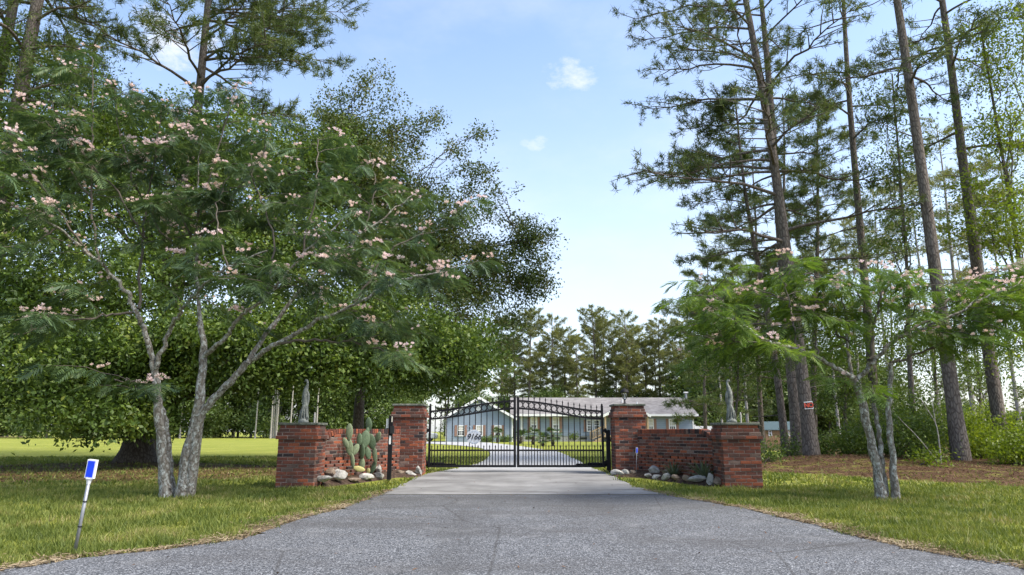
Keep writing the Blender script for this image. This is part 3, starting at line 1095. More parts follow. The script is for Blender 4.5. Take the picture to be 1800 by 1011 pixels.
gate_leaf(GL, GC - 0.006, 'black iron gate leaf carrying the white number plaque')
gate_leaf(GR, GC + 0.006, 'black iron gate leaf beside the lantern pillar, no plaque')
for x, sg, lb, lb2 in ((gx_(746), 1, 'black steel gate post against the bare-capped brick pillar', 'black gate opener arm along the foot of the plaque leaf'), (gx_(1068.5), -1, 'black steel gate post against the lantern pillar', 'black gate opener arm along the foot of the plain leaf')):
    g = empty('gate_post', (x, GY, GZ)); tag(g, lb, 'post', 'steel gate posts')
    H = zpx(757) - GZ
    m = MB(); m.box((0, 0, H / 2), (.10, .10, H)); m.build('shaft', M['iron'], g)
    m = MB(); m.box((0, 0, H + .008), (.115, .115, .015)); m.build('cap', M['iron'], g)
    op = empty('gate_opener', (x + sg * .09, GY + .1, z_bot + .07)); tag(op, lb2, 'gate opener', 'gate openers')
    m = MB(); m.tube([(0, 0, 0), (sg * .42, 0, 0)], .042, 12); m.build('motor_tube', M['iron'], op, True)
    m = MB(); m.tube([(sg * .42, 0, 0), (sg * .72, -.03, -.0)], .018, 10); m.build('ram', M['iron'], op, True)
    m = MB(); m.box((0, -.03, -.02), (.09, .08, .06)); m.tube(curve_pts([(-sg * .02, -.02, -.05), (sg * .03, -.02, -.12), (-sg * .05, 0, -.2)], 8), .01, 6); m.build('bracket', M['iron'], op)

pq = empty('number_plaque', P(833, 768, GY - 0.06)); tag(pq, 'white scalloped plaque reading 9166 hung on the gate', 'sign')
pr = 12.6 / S_G
m = MB()
N = 60; V = [(0, -.008, 0)]; V2 = [(0, .008, 0)]
for i in range(N):
    t = 2 * math.pi * i / N
    r = pr * (1 + .035 * math.cos(10 * t))
    V.append((r * 1.06 * math.cos(t), -.008, r * math.sin(t))); V2.append((r * 1.06 * math.cos(t), .008, r * math.sin(t)))
F = [(0, 1 + i, 1 + (i + 1) % N) for i in range(N)] + [(N + 1, N + 2 + (i + 1) % N, N + 2 + i) for i in range(N)]
F += [(1 + i, N + 2 + i, N + 2 + (i + 1) % N, 1 + (i + 1) % N) for i in range(N)]
m.add(V + V2, F); m.build('board', M['plaque_white'], pq)
m = MB()
for (cx_, cz_, w_) in ((-.085, .115, .04), (-.03, .14, .035), (.035, .14, .035), (.09, .115, .04), (-.085, -.115, .04), (-.03, -.14, .035), (.035, -.14, .035), (.09, -.115, .04)):
    pts = [(cx_ + w_ * .55 * t * math.cos(6 * t), -.012, cz_ + w_ * .55 * t * math.sin(6 * t)) for t in np.linspace(.15, 1, 12)]
    m.tube(pts, .004, 5)
m.build('scrollwork', M['plaque_blue'], pq)
fc = bpy.data.curves.new('house_number', 'FONT'); fc.body = '9166'; fc.size = 0.195; fc.align_x = 'CENTER'; fc.align_y = 'CENTER'; fc.extrude = .004; fc.shear = 0.28; fc.space_character = 0.93; fc.offset = 0.002
fc.materials.append(M['digit_black'])
fo = text_mesh('house_number', fc, pq); fo.rotation_euler = (math.pi / 2, 0, 0); fo.location = (0, -.014, -.002)
m = MB(); 
pts = [(-.13 + .055 * math.cos(t), 0, pr + .035 + .055 * math.sin(t)) for t in np.linspace(0, 2 * math.pi, 17)]
m.tube(pts, .005, 6, False); m.build('hanger_ring', M['plaque_blue'], pq, True)

# keypad post
kp = G(683.5, 848); kp.z = gh(kp.x, kp.y)
k = empty('keypad_post', kp); tag(k, 'slim black post with keypad box and white labels before the brick wall', 'post')
H = P(684, 731, kp.y).z - kp.z
m = MB(); m.box((0, 0, H / 2), (.085, .085, H)); m.build('shaft', M['iron'], k)
kz = lambda py: P(684, py, kp.y).z - kp.z
m = MB(); m.box((.045, -.065, (kz(749) + kz(762)) / 2), (.085, .05, kz(749) - kz(762))); m.build('keypad_box', M['plastic_black'], k)
m = MB(); m.box((-.075, .01, (kz(736) + kz(753)) / 2), (.055, .03, kz(736) - kz(753))); m.build('white_label', M['white_paint'], k)
m = MB(); m.box((.03, -.048, (kz(732) + kz(742)) / 2), (.022, .006, kz(732) - kz(742))); m.build('cream_label', M['cream_paint'], k)
m = MB(); m.box((0, -.047, (kz(766) + kz(781)) / 2), (.042, .006, kz(766) - kz(781))); m.build('reflective_strip', M['white_paint'], k)


# ------------------------------------------------------------------ reflector stakes
def marker(base, top, r, w, h, label, rings):
    base = Vector(base); top = Vector(top)
    e = empty('reflector_stake', base); tag(e, label, 'reflector')
    d = (top - base); L = d.length
    e.rotation_euler = d.to_track_quat('Z', 'Y').to_euler()
    q = d.to_track_quat('Z', 'Y')
    m = MB(); m.tube([(0, 0, -.05), (0, 0, L - h)], r, 12); m.build('stake', M['galvanized'], e, True)
    for f in rings:
        m = MB(); m.tube([(0, 0, L * f - .006), (0, 0, L * f + .006)], r * 1.25, 12); m.build('band', M['plastic_black'], e)
    # panel faces the camera
    hd = MB(); hd.box((0, 0, L - h / 2), (w, .03, h)); hd.lathe([(r * 1.1, -.05), (r * 1.5, -.02), (w * .4, 0)], 10, (0, 0, L - h))
    head = hd.build('reflector_frame', M['white_paint'], e)
    b = MB(); b.box((0, -.0175, L - h / 2), (w * .74, .006, h * .86)); b.build('reflector', M['blue_reflector'], head)
    # undo the yaw the track quaternion brings in
    e.rotation_euler = Vector((0, 0, 1)).rotation_difference(d.normalized()).to_euler()
    return e


mb = G(130, 977)
marker(mb, P(164, 808, mb.y - .03), 0.0145, .082, .165, 'leaning steel stake with a blue reflector panel by the road edge', (.30, .56))
mb = P(1118, 838, 16.2); mb.z = gh(mb.x, 16.2)
marker(mb, P(1119.5, 787, 16.2), .005, .045, .125, 'thin stake with a small blue reflector before the lantern pillar', ())

# ------------------------------------------------------------------ rocks
def rock_mesh(seed, tan=False):
    r = np.random.default_rng(seed)
    import bmesh
    bm = bmesh.new(); bmesh.ops.create_icosphere(bm, subdivisions=2, radius=1)
    cuts = [(Vector(r.normal(size=3)).normalized(), r.uniform(.38, .75)) for _ in range(12)]
    for v in bm.verts:
        for nrm, dd in cuts:
            t = v.co.dot(nrm)
            if t > dd: v.co -= nrm * (t - dd) * .92
        v.co += Vector(r.normal(size=3) * .02)
    me = bpy.data.meshes.new('rock'); bm.to_mesh(me); bm.free()
    me.materials.append(M['rock_tan'] if tan else M['rock'])
    return me


def rock(px, py, wpx, hpx, label, seed, tan=False, z=0.0, Yo=None):
    back = py < 838 and 740 > px or py < 836 and px > 1140
    Y = wall_y(px) - (.28 if back else .62)
    if 690 < px < 745 or 1075 < px < 1134: Y = IY - WI / 2 - .34
    x = (px - 900) / 1200.0 * Y * cP
    s = pxm(Y)
    zz = max(gh(x, Y) - .02, P(px, py, Y).z)
    o = link(bpy.data.objects.new('rock', rock_mesh(seed, tan)))
    hx, hz = wpx / s / 2 * 1.5, hpx / s / 2 * 1.75
    o.scale = (hx, hx * .75, hz); o.location = (x, Y, zz + hz * .5)
    o.rotation_euler = (0, 0, seed * .7 % .6 - .3)
    tag(o, label, 'rock', 'rocks edging the beds')


LR = [(572, 847, 28, 9, 'flat grey rock touching the oak-side pillar', 0), (601, 845, 23, 14, 'large pale angular rock beside the spiky dark plant', 0), (585, 836, 14, 12, 'brown rock wedged beside the oak-side pillar', 1),
      (597, 834, 11, 8, 'small grey rock behind the large pale one', 0), (625, 845, 20, 6, 'low pinkish rock right of the large pale rock', 1), (650, 843, 24, 9, 'long low white rock below the cactus', 0), (672, 842, 18, 10, 'pale rock just left of the keypad post', 0),
      (668, 831, 14, 12, 'white pointed rock under the wall behind the keypad post', 0), (694, 840, 20, 8, 'flat white rock just right of the keypad post', 0), (706, 838, 14, 12, 'cream rock before the middle of the bare-capped pillar', 1), (725, 838, 22, 9, 'long white rock before the bare-capped pillar', 0), (737, 836, 13, 16, 'upright white rock at the corner of the bare-capped pillar', 0)]
for i, (a, b, c, d, lb, tn) in enumerate(LR): rock(a, b, c, d, lb, 20 + i, bool(tn))
RR = [(1084, 836, 22, 9, 'broad grey rock at the driveway corner of the lantern pillar', 0), (1096, 837, 14, 9, 'rounded rock second from the right gate post', 0), (1109, 837, 14, 11, 'pale angular rock under the small blue reflector', 1), (1124, 839, 14, 8, 'grey rock before the right edge of the lantern pillar', 0),
      (1138, 840, 14, 8, 'bluish rounded rock where lantern pillar meets wall', 0), (1152, 841, 13, 8, 'flat grey rock below the tall pale boulder', 0), (1168, 842, 16, 9, 'bluish rock below the holes of the wall', 0), (1183, 844, 15, 9, 'brown rock between two bluish ones on the bed edge', 1),
      (1201, 845, 14, 12, 'brownish upright rock in front of the faded yucca', 1), (1222, 846, 26, 10, 'long sloping grey rock below the agave', 0), (1243, 849, 14, 16, 'upright slab of grey rock nearest the pine-side pillar', 0), (1256, 849, 13, 9, 'small brown rock touching the pine-side pillar', 1), (1147, 832, 15, 14, 'tall pale boulder against the wall by the lantern pillar', 0), (1168, 834, 15, 8, 'tan rock behind the bed edge left of the agave', 1)]
for i, (a, b, c, d, lb, tn) in enumerate(RR): rock(a, b, c, d, lb, 50 + i, bool(tn))


# ------------------------------------------------------------------ cactus, agave
def pad_mesh(mat, seed):
    import bmesh
    bm = bmesh.new(); bmesh.ops.create_icosphere(bm, subdivisions=3, radius=1)
    for v in bm.verts:
        t = (v.co.z + 1) / 2
        v.co.x *= 0.72 + 0.5 * t * (1.25 - t)
        v.co += v.co * .03 * noise.noise(v.co * 2.3 + Vector((seed, 0, 0)))
    me = bpy.data.meshes.new('pad'); bm.to_mesh(me); bm.free()
    me.polygons.foreach_set('use_smooth', [True] * len(me.polygons))
    me.materials.append(mat)
    return me


CY = 15.35
cb = P(648, 836, CY); cb.z = gh(cb.x, CY)
cac = empty('prickly_pear', cb); tag(cac, 'tall prickly pear cactus of stacked flat pads against the brick wall', 'cactus')
Z4 = 7.78
pads = [(265, 230, 80, 205, 0, 0), (265, 435, 82, 220, -8, 0), (308, 620, 52, 190, -12, 0), (395, 735, 140, 70, 12, 2), (437, 670, 66, 165, 0, 0), (442, 500, 66, 190, 4, 1), (482, 330, 108, 225, 4, 1), (402, 335, 66, 165, 0, 1), (532, 125, 76, 180, -4, 1), (508, 235, 50, 130, 8, 1), (592, 715, 60, 190, 18, 1), (613, 545, 56, 210, -8, 0), (568, 360, 92, 205, -14, 1), (522, 765, 50, 80, 10, 2), (350, 470, 70, 150, 22, 0), (215, 380, 60, 140, -26, 0), (655, 300, 70, 150, 24, 0), (520, 520, 70, 160, -12, 1)]
for i, (x, y, w, h, a, kk) in enumerate(pads):
    px, py = 580 + x / Z4, 730 + y / Z4
    p = P(px, py, wall_y(px) - .34 + .04 * math.sin(i * 2.1)); s = pxm(CY)
    o = link(bpy.data.objects.new('pad', pad_mesh(M[('cactus', 'cactus_dark', 'cactus_yellow')[kk]], i)), cac)
    o.location = p - cb
    o.scale = (w / Z4 / s / 2 * 1.36, .024, h / Z4 / s / 2 * 1.08)
    o.rotation_euler = (R(6 * math.sin(i * 1.7)), R(a), R(16 * math.sin(i * 2.3)))


def rosette(name, loc, n, L, w, label, seed, mat, up=0.75, cat='plant'):
    r = random.Random(seed)
    e = empty(name, loc); tag(e, label, cat)
    for k in range(n):
        a = k * 2.4 + r.uniform(-.2, .2); t = k / n
        el = R(25 + 60 * t * up + r.uniform(-6, 6))
        l = L * r.uniform(.75, 1.05)
        V = []; N = 6
        for i in range(N + 1):
            u = i / N
            ww = w * (0.55 + 1.2 * u * (1 - u)) * (1 - u ** 3)
            rr = l * u * math.cos(el) + .02; zz = l * u * math.sin(el) - .25 * l * u * u * math.cos(el)
            for sd in (-1, 0, 1):
                V.append((rr * math.cos(a) - sd * ww * math.sin(a), rr * math.sin(a) + sd * ww * math.cos(a), zz + abs(sd) * ww * .5))
        F = []
        for i in range(N):
            for q in (0, 1):
                b = i * 3 + q; F.append((b, b + 1, b + 4, b + 3))
        m = MB().add(V, F); m.build('leaf', M[mat], e)
    return e


for px, name, n_, L_, w_, lb, sd_, mt_ in ((1233, 'agave', 40, .58, .03, 'spiky green agave rosette in front of the right-hand brick wall', 1, 'agave'), (1181, 'yucca', 34, .48, .018, 'faded grey-green yucca beside the agave', 2, 'agave'), (606, 'yucca', 44, .30, .012, 'small dark spiky yucca at the foot of the prickly pear', 3, 'palm_leaf')):
    Y = wall_y(px) - .38; x = (px - 900) / 1200.0 * Y * cP
    rosette(name, (x, Y, gh(x, Y) + .10), n_, L_, w_, lb, sd_, mt_)

# ------------------------------------------------------------------ house
HZ = 0.08
HY = 71.0
house = empty('house', (0, 0, 0)); tag(house, 'long blue single-storey house with grey shingle roof behind the gate', 'house')
X_ = lambda px, Y: P(px, 740, Y).x
XE = P(1219, 740, HY).x
z_eave = P(900, 728.5, HY - .6).z
z_ridge = P(900, 699, HY + 4.6).z
m = MB(); m.span((0.3, HY, HZ + .55), (XE, HY + 9.2, z_eave)); m.build('wall', M['siding'], house)
m = MB(); m.prism([(HY, z_eave), (HY + 9.2, z_eave), (HY + 4.6, z_ridge - .12)], XE - .05, XE)
m.v = [(y, x, z) for x, y, z in m.v]; m.build('gable_wall', M['siding'], house)
m = MB(); m.span((0.3, HY + .05, HZ - .2), (XE - .05, HY + 9.1, HZ + .545)); m.build('foundation', M['block'], house)
# roof slabs
def slab_roof(x0, x1, yE, zE, yR, zR, yB, th=.14):
    V = [(x0, yE, zE), (x1, yE, zE), (x1, yR, zR), (x0, yR, zR), (x1, yB, zE), (x0, yB, zE)]
    V += [(x, y, z - th) for x, y, z in V]
    F = [(0, 1, 2, 3), (3, 2, 4, 5), (7, 6, 9, 8), (8, 9, 11, 10), (0, 6, 7, 1), (5, 4, 10, 11), (0, 3, 9, 6), (3, 5, 11, 9), (1, 7, 8, 2), (2, 8, 10, 4)]
    return MB().add(V, F)


roof = slab_roof(-.2, XE + .35, HY - .6, z_eave + .02, HY + 4.6, z_ridge, HY + 9.8).build('roof', M['shingle'], house)
m = MB(); m.span((.35, HY - .64, z_eave - .18), (XE + .38, HY - .602, z_eave + .03)); m.build('fascia', M['white_paint'], house)
m = MB(); m.span((XE - .12, HY - .03, HZ + .55), (XE + .02, HY - .003, z_eave - .15)); m.build('corner_board', M['white_paint'], house)
m = MB(); m.span((X_(915, HY), HY - .06, HZ + .5), (X_(920, HY), HY - .003, z_eave - .15)); m.build('corner_board', M['white_paint'], house)
for px in (930, 978, 1025):
    c = X_(px, HY); m = MB(); m.span((c - .35, HY + .03, HZ + .2), (c + .35, HY + .08, HZ + .42)); m.build('crawl_vent', M['glass_dark'], house)
fx = P(1206, 700, HY + 4.3)
m = MB(); m.tube([(fx.x, HY + 4.3, z_ridge - .3), (fx.x, HY + 4.3, P(1206, 691.5, HY + 4.3).z)], .13, 12); fl = m.build('flue', M['galvanized'], roof, False)
m = MB(); m.box((fx.x, HY + 4.3, P(1206, 690, HY + 4.3).z), (.42, .42, .14)); m.build('flue_cap', M['white_paint'], roof)
for px_, dy_ in ((1094, 3.0), (1120, 2.2), (1098, 1.9)):
    q = P(px_, 714, HY + dy_); zr = z_eave + (z_ridge - z_eave) * ((dy_ + .6) / 5.2)
    m = MB(); m.tube([(q.x, HY + dy_, zr - .1), (q.x, HY + dy_, zr + .32)], .06, 8); m.build('vent_pipe', M['white_paint'], roof)


def window(px0, px1, py0, py1, Y, blind=0.0, cols=2, rows=4, shutters=((-1, 1), (1, 1)), sw=4.6, parent=None):
    a = P(px0, py0, Y); b = P(px1, py1, Y)
    x0, x1 = a.x, b.x; zt, zb = a.z, b.z
    e = parent or house
    m = MB(); t = .1; yf = Y - .06
    m.span((x0, yf, zb), (x0 + t, Y - .002, zt)); m.span((x1 - t, yf, zb), (x1, Y - .002, zt))
    m.span((x0 + t, yf, zt - t), (x1 - t, Y - .002, zt)); m.span((x0 + t, yf, zb), (x1 - t, Y - .002, zb + t))
    zm = (zt + zb) / 2
    m.span((x0 + t, yf + .008, zm - .04), (x1 - t, Y - .002, zm + .04))
    w = m.build('window', M['white_paint'], e)
    m = MB(); m.span((x0 + t, Y - .02, zb + t), (x1 - t, Y - .004, zm - .04)); m.build('pane', M['glass_dark'], w)
    m = MB(); m.span((x0 + t, Y - .02, zm + .04), (x1 - t, Y - .004, zt - t)); m.build('pane', M['blind'] if blind else M['glass_dark'], w)
    m = MB()
    for i in range(1, cols + 1):
        xx = x0 + t + (x1 - x0 - 2 * t) * i / (cols + 1)
        m.span((xx - .02, Y - .035, zb + t + .001), (xx + .02, Y - .0215, zt - t - .001))
    for j in (1, 3):
        zz = zb + t + (zt - zb - 2 * t) * j / 4
        m.span((x0 + t + .001, Y - .034, zz - .018), (x1 - t - .001, Y - .0225, zz + .018))
    m.build('muntins', M['white_paint'], w)
    swm = sw / pxm(Y)
    for sd, on in shutters:
        if not on: continue
        s0, s1 = (x0 - swm - .03, x0 - .03) if sd < 0 else (x1 + .03, x1 + .03 + swm)
        m = MB(); m.span((s0, Y - .05, zb), (s1, Y - .003, zt))
        sh = m.build('shutter', M['shutter'], e)
    return w


window(932.5, 944.5, 733.5, 760, HY, 1); window(971, 983, 733.5, 760, HY, 1)
window(1031, 1042.2, 738, 759, HY, 0, shutters=((-1, 1),)); window(1043, 1054.5, 738, 759, HY, 0, shutters=())
window(1139, 1149.5, 736, 762, HY, 1); window(1175.2, 1188.7, 736, 762, HY, 1)
# gable wing
WY = 68.0
wx0, wx1 = P(784, 740, WY).x, P(901.5, 740, WY).x
apx = P(842, 698, WY - .4)
zwe = P(900, 731.5, WY - .4).z
m = MB(); m.prism([(wx0, HZ - .1), (wx1, HZ - .1), (wx1, zwe), ((wx0 + wx1) / 2, apx.z - .15), (wx0, zwe)], WY, HY + 3); m.build('wing_wall', M['siding'], house)
cxw = (wx0 + wx1) / 2; ov = .42
sl = (apx.z - zwe) / ((wx1 - wx0) / 2)
V = []
for y in (WY - .4, HY + 4.4):
    V += [(wx0 - ov, y, zwe - ov * sl + .05), (cxw, y, apx.z + .05), (wx1 + ov, y, zwe - ov * sl + .05)]
V += [(x, y, z - .12) for x, y, z in V]
F = [(0, 1, 4, 3), (1, 2, 5, 4), (6, 9, 10, 7), (7, 10, 11, 8), (0, 3, 9, 6), (2, 8, 11, 5), (3, 4, 10, 9), (4, 5, 11, 10), (0, 6, 7, 1), (1, 7, 8, 2)]
wr = MB().add(V, F).build('wing_roof', M['shingle'], house)
for sx in (-1, 1):
    x1_ = cxw + sx * ((wx1 - wx0) / 2 + ov)
    m = MB(); yb = WY - .404
    V = [(x1_, yb, zwe - ov * sl + .055), (cxw, yb, apx.z + .055), (cxw, yb, apx.z - .2), (x1_, yb, zwe - ov * sl - .2)]
    V += [(x, yb - .03, z) for x, y, z in V]
    m.add(V, [(0, 1, 2, 3), (7, 6, 5, 4), (0, 4, 5, 1), (1, 5, 6, 2), (2, 6, 7, 3), (3, 7, 4, 0)]); m.build('rake_board', M['white_paint'], wr)
for xx in (wx0, wx1 - .12):
    m = MB(); m.span((xx, WY - .03, HZ), (xx + .12, WY - .003, zwe - .1)); m.build('corner_board', M['white_paint'], house)
window(804, 816.3, 747.5, 767, WY, 1, sw=4.2); window(836.5, 848.8, 747.5, 767, WY, 1, sw=4.2); window(869, 881.5, 747.5, 767, WY, 1, sw=4.2)
a = P(836, 709, WY); b = P(845, 722, WY)
m = MB(); m.span((a.x, WY - .05, b.z), (b.x, WY - .003, a.z)); lv = m.build('gable_vent', M['white_paint'], house)
m = MB()
for i in range(5):
    z = b.z + (a.z - b.z) * (i + .6) / 5.6; m.span((a.x + .06, WY - .058, z - .03), (b.x - .06, WY - .051, z + .01))
m.build('louvre', M['block'], lv)
# porch
PY = 68.4
pc = P(1101, 709.6, PY); pe = P(1144, 729.5, PY)
hw = pe.x - pc.x
dk = HZ + .62
V = []
for y in (PY, HY + 1.8):
    V += [(pc.x - hw, y, pe.z), (pc.x, y, pc.z), (pc.x + hw, y, pe.z)]
V += [(x, y, z - .12) for x, y, z in V]
pr_ = MB().add(V, F).build('porch_roof', M['shingle'], house)
m = MB(); m.prism([(pc.x - hw + .3, pe.z - .02), (pc.x + hw - .3, pe.z - .02), (pc.x, pc.z - .16)], PY + .15, PY + .2); m.build('porch_gable', M['siding'], house)
for sx in (-1, 1):
    m = MB(); yb = PY - .004
    V = [(pc.x + sx * hw, yb, pe.z + .02), (pc.x, yb, pc.z + .02), (pc.x, yb, pc.z - .26), (pc.x + sx * hw, yb, pe.z - .26)]
    V += [(x, yb - .03, z) for x, y, z in V]
    m.add(V, [(0, 1, 2, 3), (7, 6, 5, 4), (0, 4, 5, 1), (1, 5, 6, 2), (2, 6, 7, 3), (3, 7, 4, 0)]); m.build('rake_board', M['white_paint'], pr_)
    m = MB(); m.box((pc.x + sx * (hw - .28), PY + .25, (dk + pe.z) / 2), (.16, .16, pe.z - dk)); m.build('porch_post', M['tan_wood'], house)
m = MB(); m.span((pc.x - hw + .1, PY + .1, dk - .16), (pc.x + hw - .1, HY - .005, dk)); m.build('porch_deck', M['tan_wood'], house)
m = MB(); m.span((pc.x - .5, HY - .05, dk), (pc.x + .5, HY - .003, dk + 2.05)); dr = m.build('door', M['white_paint'], house)
m = MB(); m.lathe([(.02, 0), (.035, .02), (.02, .05)], 8, (pc.x + .38, HY - .08, dk + 1.0)); m.build('handle', M['iron'], dr)
# side steps with rails, going down to the left of the porch
xs = pc.x - hw + .1
for i in range(4):
    m = MB(); m.span((xs - .28 * (i + 1), PY + .3, HZ), (xs - .28 * i - .004, PY + 1.5, dk - .155 * (i + .6))); m.build('step', M['tan_wood'], house)
for yy in (PY + .28, PY + 1.52):
    m = MB(); m.bar((xs, yy, dk + .9), (xs - 1.2, yy, HZ + .95), .07); m.bar((xs, yy, dk + .15), (xs - 1.2, yy, HZ + .25), .06)
    m.build('stair_rail', M['tan_wood'], house)
    for i in range(7):
        t = i / 6; m = MB(); m.bar((xs - 1.2 * t, yy, dk + .12 - (dk - HZ - .1) * t), (xs - 1.2 * t, yy, dk + .92 - (dk - HZ - .05) * t), .10 if i in (0, 6) else .05)
        m.build('baluster', M['tan_wood'], house)

# white fence beside the house
wf = empty('white_fence', (P(1222, 760, 73).x, 73, HZ)); tag(wf, 'white vinyl privacy fence at the end of the blue house', 'fence')
for i in range(5):
    m = MB(); m.span((i * 1.9 + .06, -.02, .05), (i * 1.9 + 1.84, .02, 1.55)); m.build('panel', M['white_paint'], wf)
    m = MB(); m.box((i * 1.9, 0, .85), (.12, .12, 1.7)); m.build('post', M['white_paint'], wf)

# small shed
SY = 64.0
sx0, sx1 = P(1345.5, 760, SY).x, P(1412, 760, SY).x
zs = P(1360, 755, SY).z; zr = P(1360, 741, SY + 1.4).z
sh = empty('garden_shed', ((sx0 + sx1) / 2, SY, HZ)); tag(sh, 'small plywood shed with green metal roof seen between pine trunks', 'shed')
hwid = (sx1 - sx0) / 2; zs -= HZ; zr -= HZ
m = MB(); m.span((-hwid, 0, 0), (hwid, 2.8, zs)); m.build('wall', M['shed_wood'], sh)
V = [(-hwid - .15, -.2, zs - .02), (hwid + .15, -.2, zs - .02), (hwid + .15, 1.4, zr), (-hwid - .15, 1.4, zr), (hwid + .15, 3.0, zs - .02), (-hwid - .15, 3.0, zs - .02)]
V += [(x, y, z - .06) for x, y, z in V]
MB().add(V, [(0, 1, 2, 3), (3, 2, 4, 5), (7, 6, 9, 8), (8, 9, 11, 10), (0, 6, 7, 1), (5, 4, 10, 11), (0, 3, 9, 6), (3, 5, 11, 9), (1, 7, 8, 2), (2, 8, 10, 4)]).build('roof', M['shed_roof'], sh)
for px0, px1 in ((1350.3, 1357), (1385, 1391)):
    a = P(px0, 756, SY); b = P(px1, 766.5, SY)
    cx_ = sh.location.x
    m = MB(); x0, x1 = a.x - cx_, b.x - cx_; z1, z0 = a.z - HZ, b.z - HZ
    zm_ = (z0 + z1) / 2
    for q in (((x0, -.05, z0), (x0 + .07, -.003, z1)), ((x1 - .07, -.05, z0), (x1, -.003, z1)), ((x0 + .07, -.05, z1 - .07), (x1 - .07, -.003, z1)), ((x0 + .07, -.05, z0), (x1 - .07, -.003, z0 + .07)), ((x0 + .07, -.045, zm_ - .03), (x1 - .07, -.003, zm_ + .03))): m.span(*q)
    w = m.build('window', M['white_paint'], sh)
    m = MB(); m.span((x0 + .07, -.02, z0 + .07), (x1 - .07, -.005, z1 - .07)); m.build('pane', M['glass_dark'], w)
m = MB(); m.span((.05, -.03, .02), (.75, -.003, zs - .12)); dd = m.build('door', M['tan_wood'], sh)

# parked car beyond the lawn
cr = P(752, 771, 74.0)
car = empty('parked_car', (cr.x - 1.2, 74, HZ)); tag(car, 'pale silver car parked beyond the gate left of the house', 'car')
prof = [(-2.2, .28), (2.2, .28), (2.22, .62), (2.05, .82), (1.1, .93), (.55, 1.38), (-.85, 1.42), (-1.55, .98), (-2.1, .92), (-2.25, .6)]
m = MB(); m.prism(prof, -.85, .85); bo = m.build('body', M['car_paint'], car)
bv = bo.modifiers.new('bevel', 'BEVEL'); bv.width = .06; bv.segments = 2
for sy in (-1, 1):
    m = MB(); m.prism([(-1.3, .95), (.88, .95), (.5, 1.3), (-.82, 1.33)], sy * .853 - .004, sy * .853 + .004); m.build('side_window', M['glass_dark'], car)
    for wx in (-1.35, 1.4):
        m = MB(); m.tube([(wx, sy * .72 - .11, .31), (wx, sy * .72 + .11, .31)], .31, 18); t = m.build('wheel', M['rubber'], car)
        m = MB(); m.tube([(wx, sy * .72 - .115, .31), (wx, sy * .72 + .115, .31)], .18, 12); m.build('rim', M['galvanized'], t)

# ------------------------------------------------------------------ vegetation builders
LEAF_V = np.array([(0, 0, 0), (.5, .26, .06), (1, 0, -.04), (.5, -.26, .06)], float)
LEAF_F = np.array([(0, 1, 2, 3)])


def unit(a): return a / (np.linalg.norm(a, axis=-1, keepdims=True) + 1e-9)


def leaf_cloud(C, n_per, sigma, size, rng, up=0.7, outward=None, droop=0.15):
    """n_per leaves round every cluster centre"""
    C = np.repeat(np.asarray(C, float), n_per, axis=0)
    off = rng.normal(size=C.shape) * sigma
    O = C + off
    D = unit(rng.normal(size=C.shape) + unit(off) * .8 + np.array([0, 0, -droop]))
    N = unit(rng.normal(size=C.shape) * .75 + np.array([0, 0, up]))
    S = size * rng.uniform(.5, 1.35, len(O))
    return scatter(LEAF_V, LEAF_F, O, bases(D, N), S)


def blob_centres(blobs, rng, clump, per_clump, shell=0.55):
    """clump centres inside ellipsoids, pushed to the shell; cluster centres gaussian round them"""
    out = []; clumps = []
    for c, r, n in blobs:
        d = unit(rng.normal(size=(n, 3)))
        rad = shell + (1 - shell) * rng.uniform(0, 1, n) ** .6
        rad = np.where(rng.uniform(size=n) < .22, rng.uniform(.15, shell, n), rad)
        k = np.array(c) + d * rad[:, None] * np.array(r)
        clumps.append(k)
        q = np.repeat(k, per_clump, axis=0)
        out.append(q + rng.normal(size=q.shape) * np.array([clump, clump, clump * .5]))
    return np.concatenate(out), np.concatenate(clumps)


def limb(T, a, b, r0, r1, rng, sag=0.0, seg=6, n=9, wig=.06):
    a = np.array(a, float); b = np.array(b, float); L = np.linalg.norm(b - a)
    t = np.linspace(0, 1, n)[:, None]
    pts = a + (b - a) * t
    pts[:, 2] += sag * L * np.sin(t[:, 0] * math.pi)
    w = rng.normal(size=(n, 3)) * wig * L * np.sin(t * math.pi) * .5
    pts += w
    T.add(pts, np.linspace(r0, r1, n), seg)
    return pts


def pxblob(px, py, Y, rx, ry, n, ryd=None):
    p = P(px, py, Y); s = pxm(Y, p.z)
    return (tuple(p), (rx / s, (ryd if ryd else (rx + ry) / 2 / s * 1.0), ry / s), n)


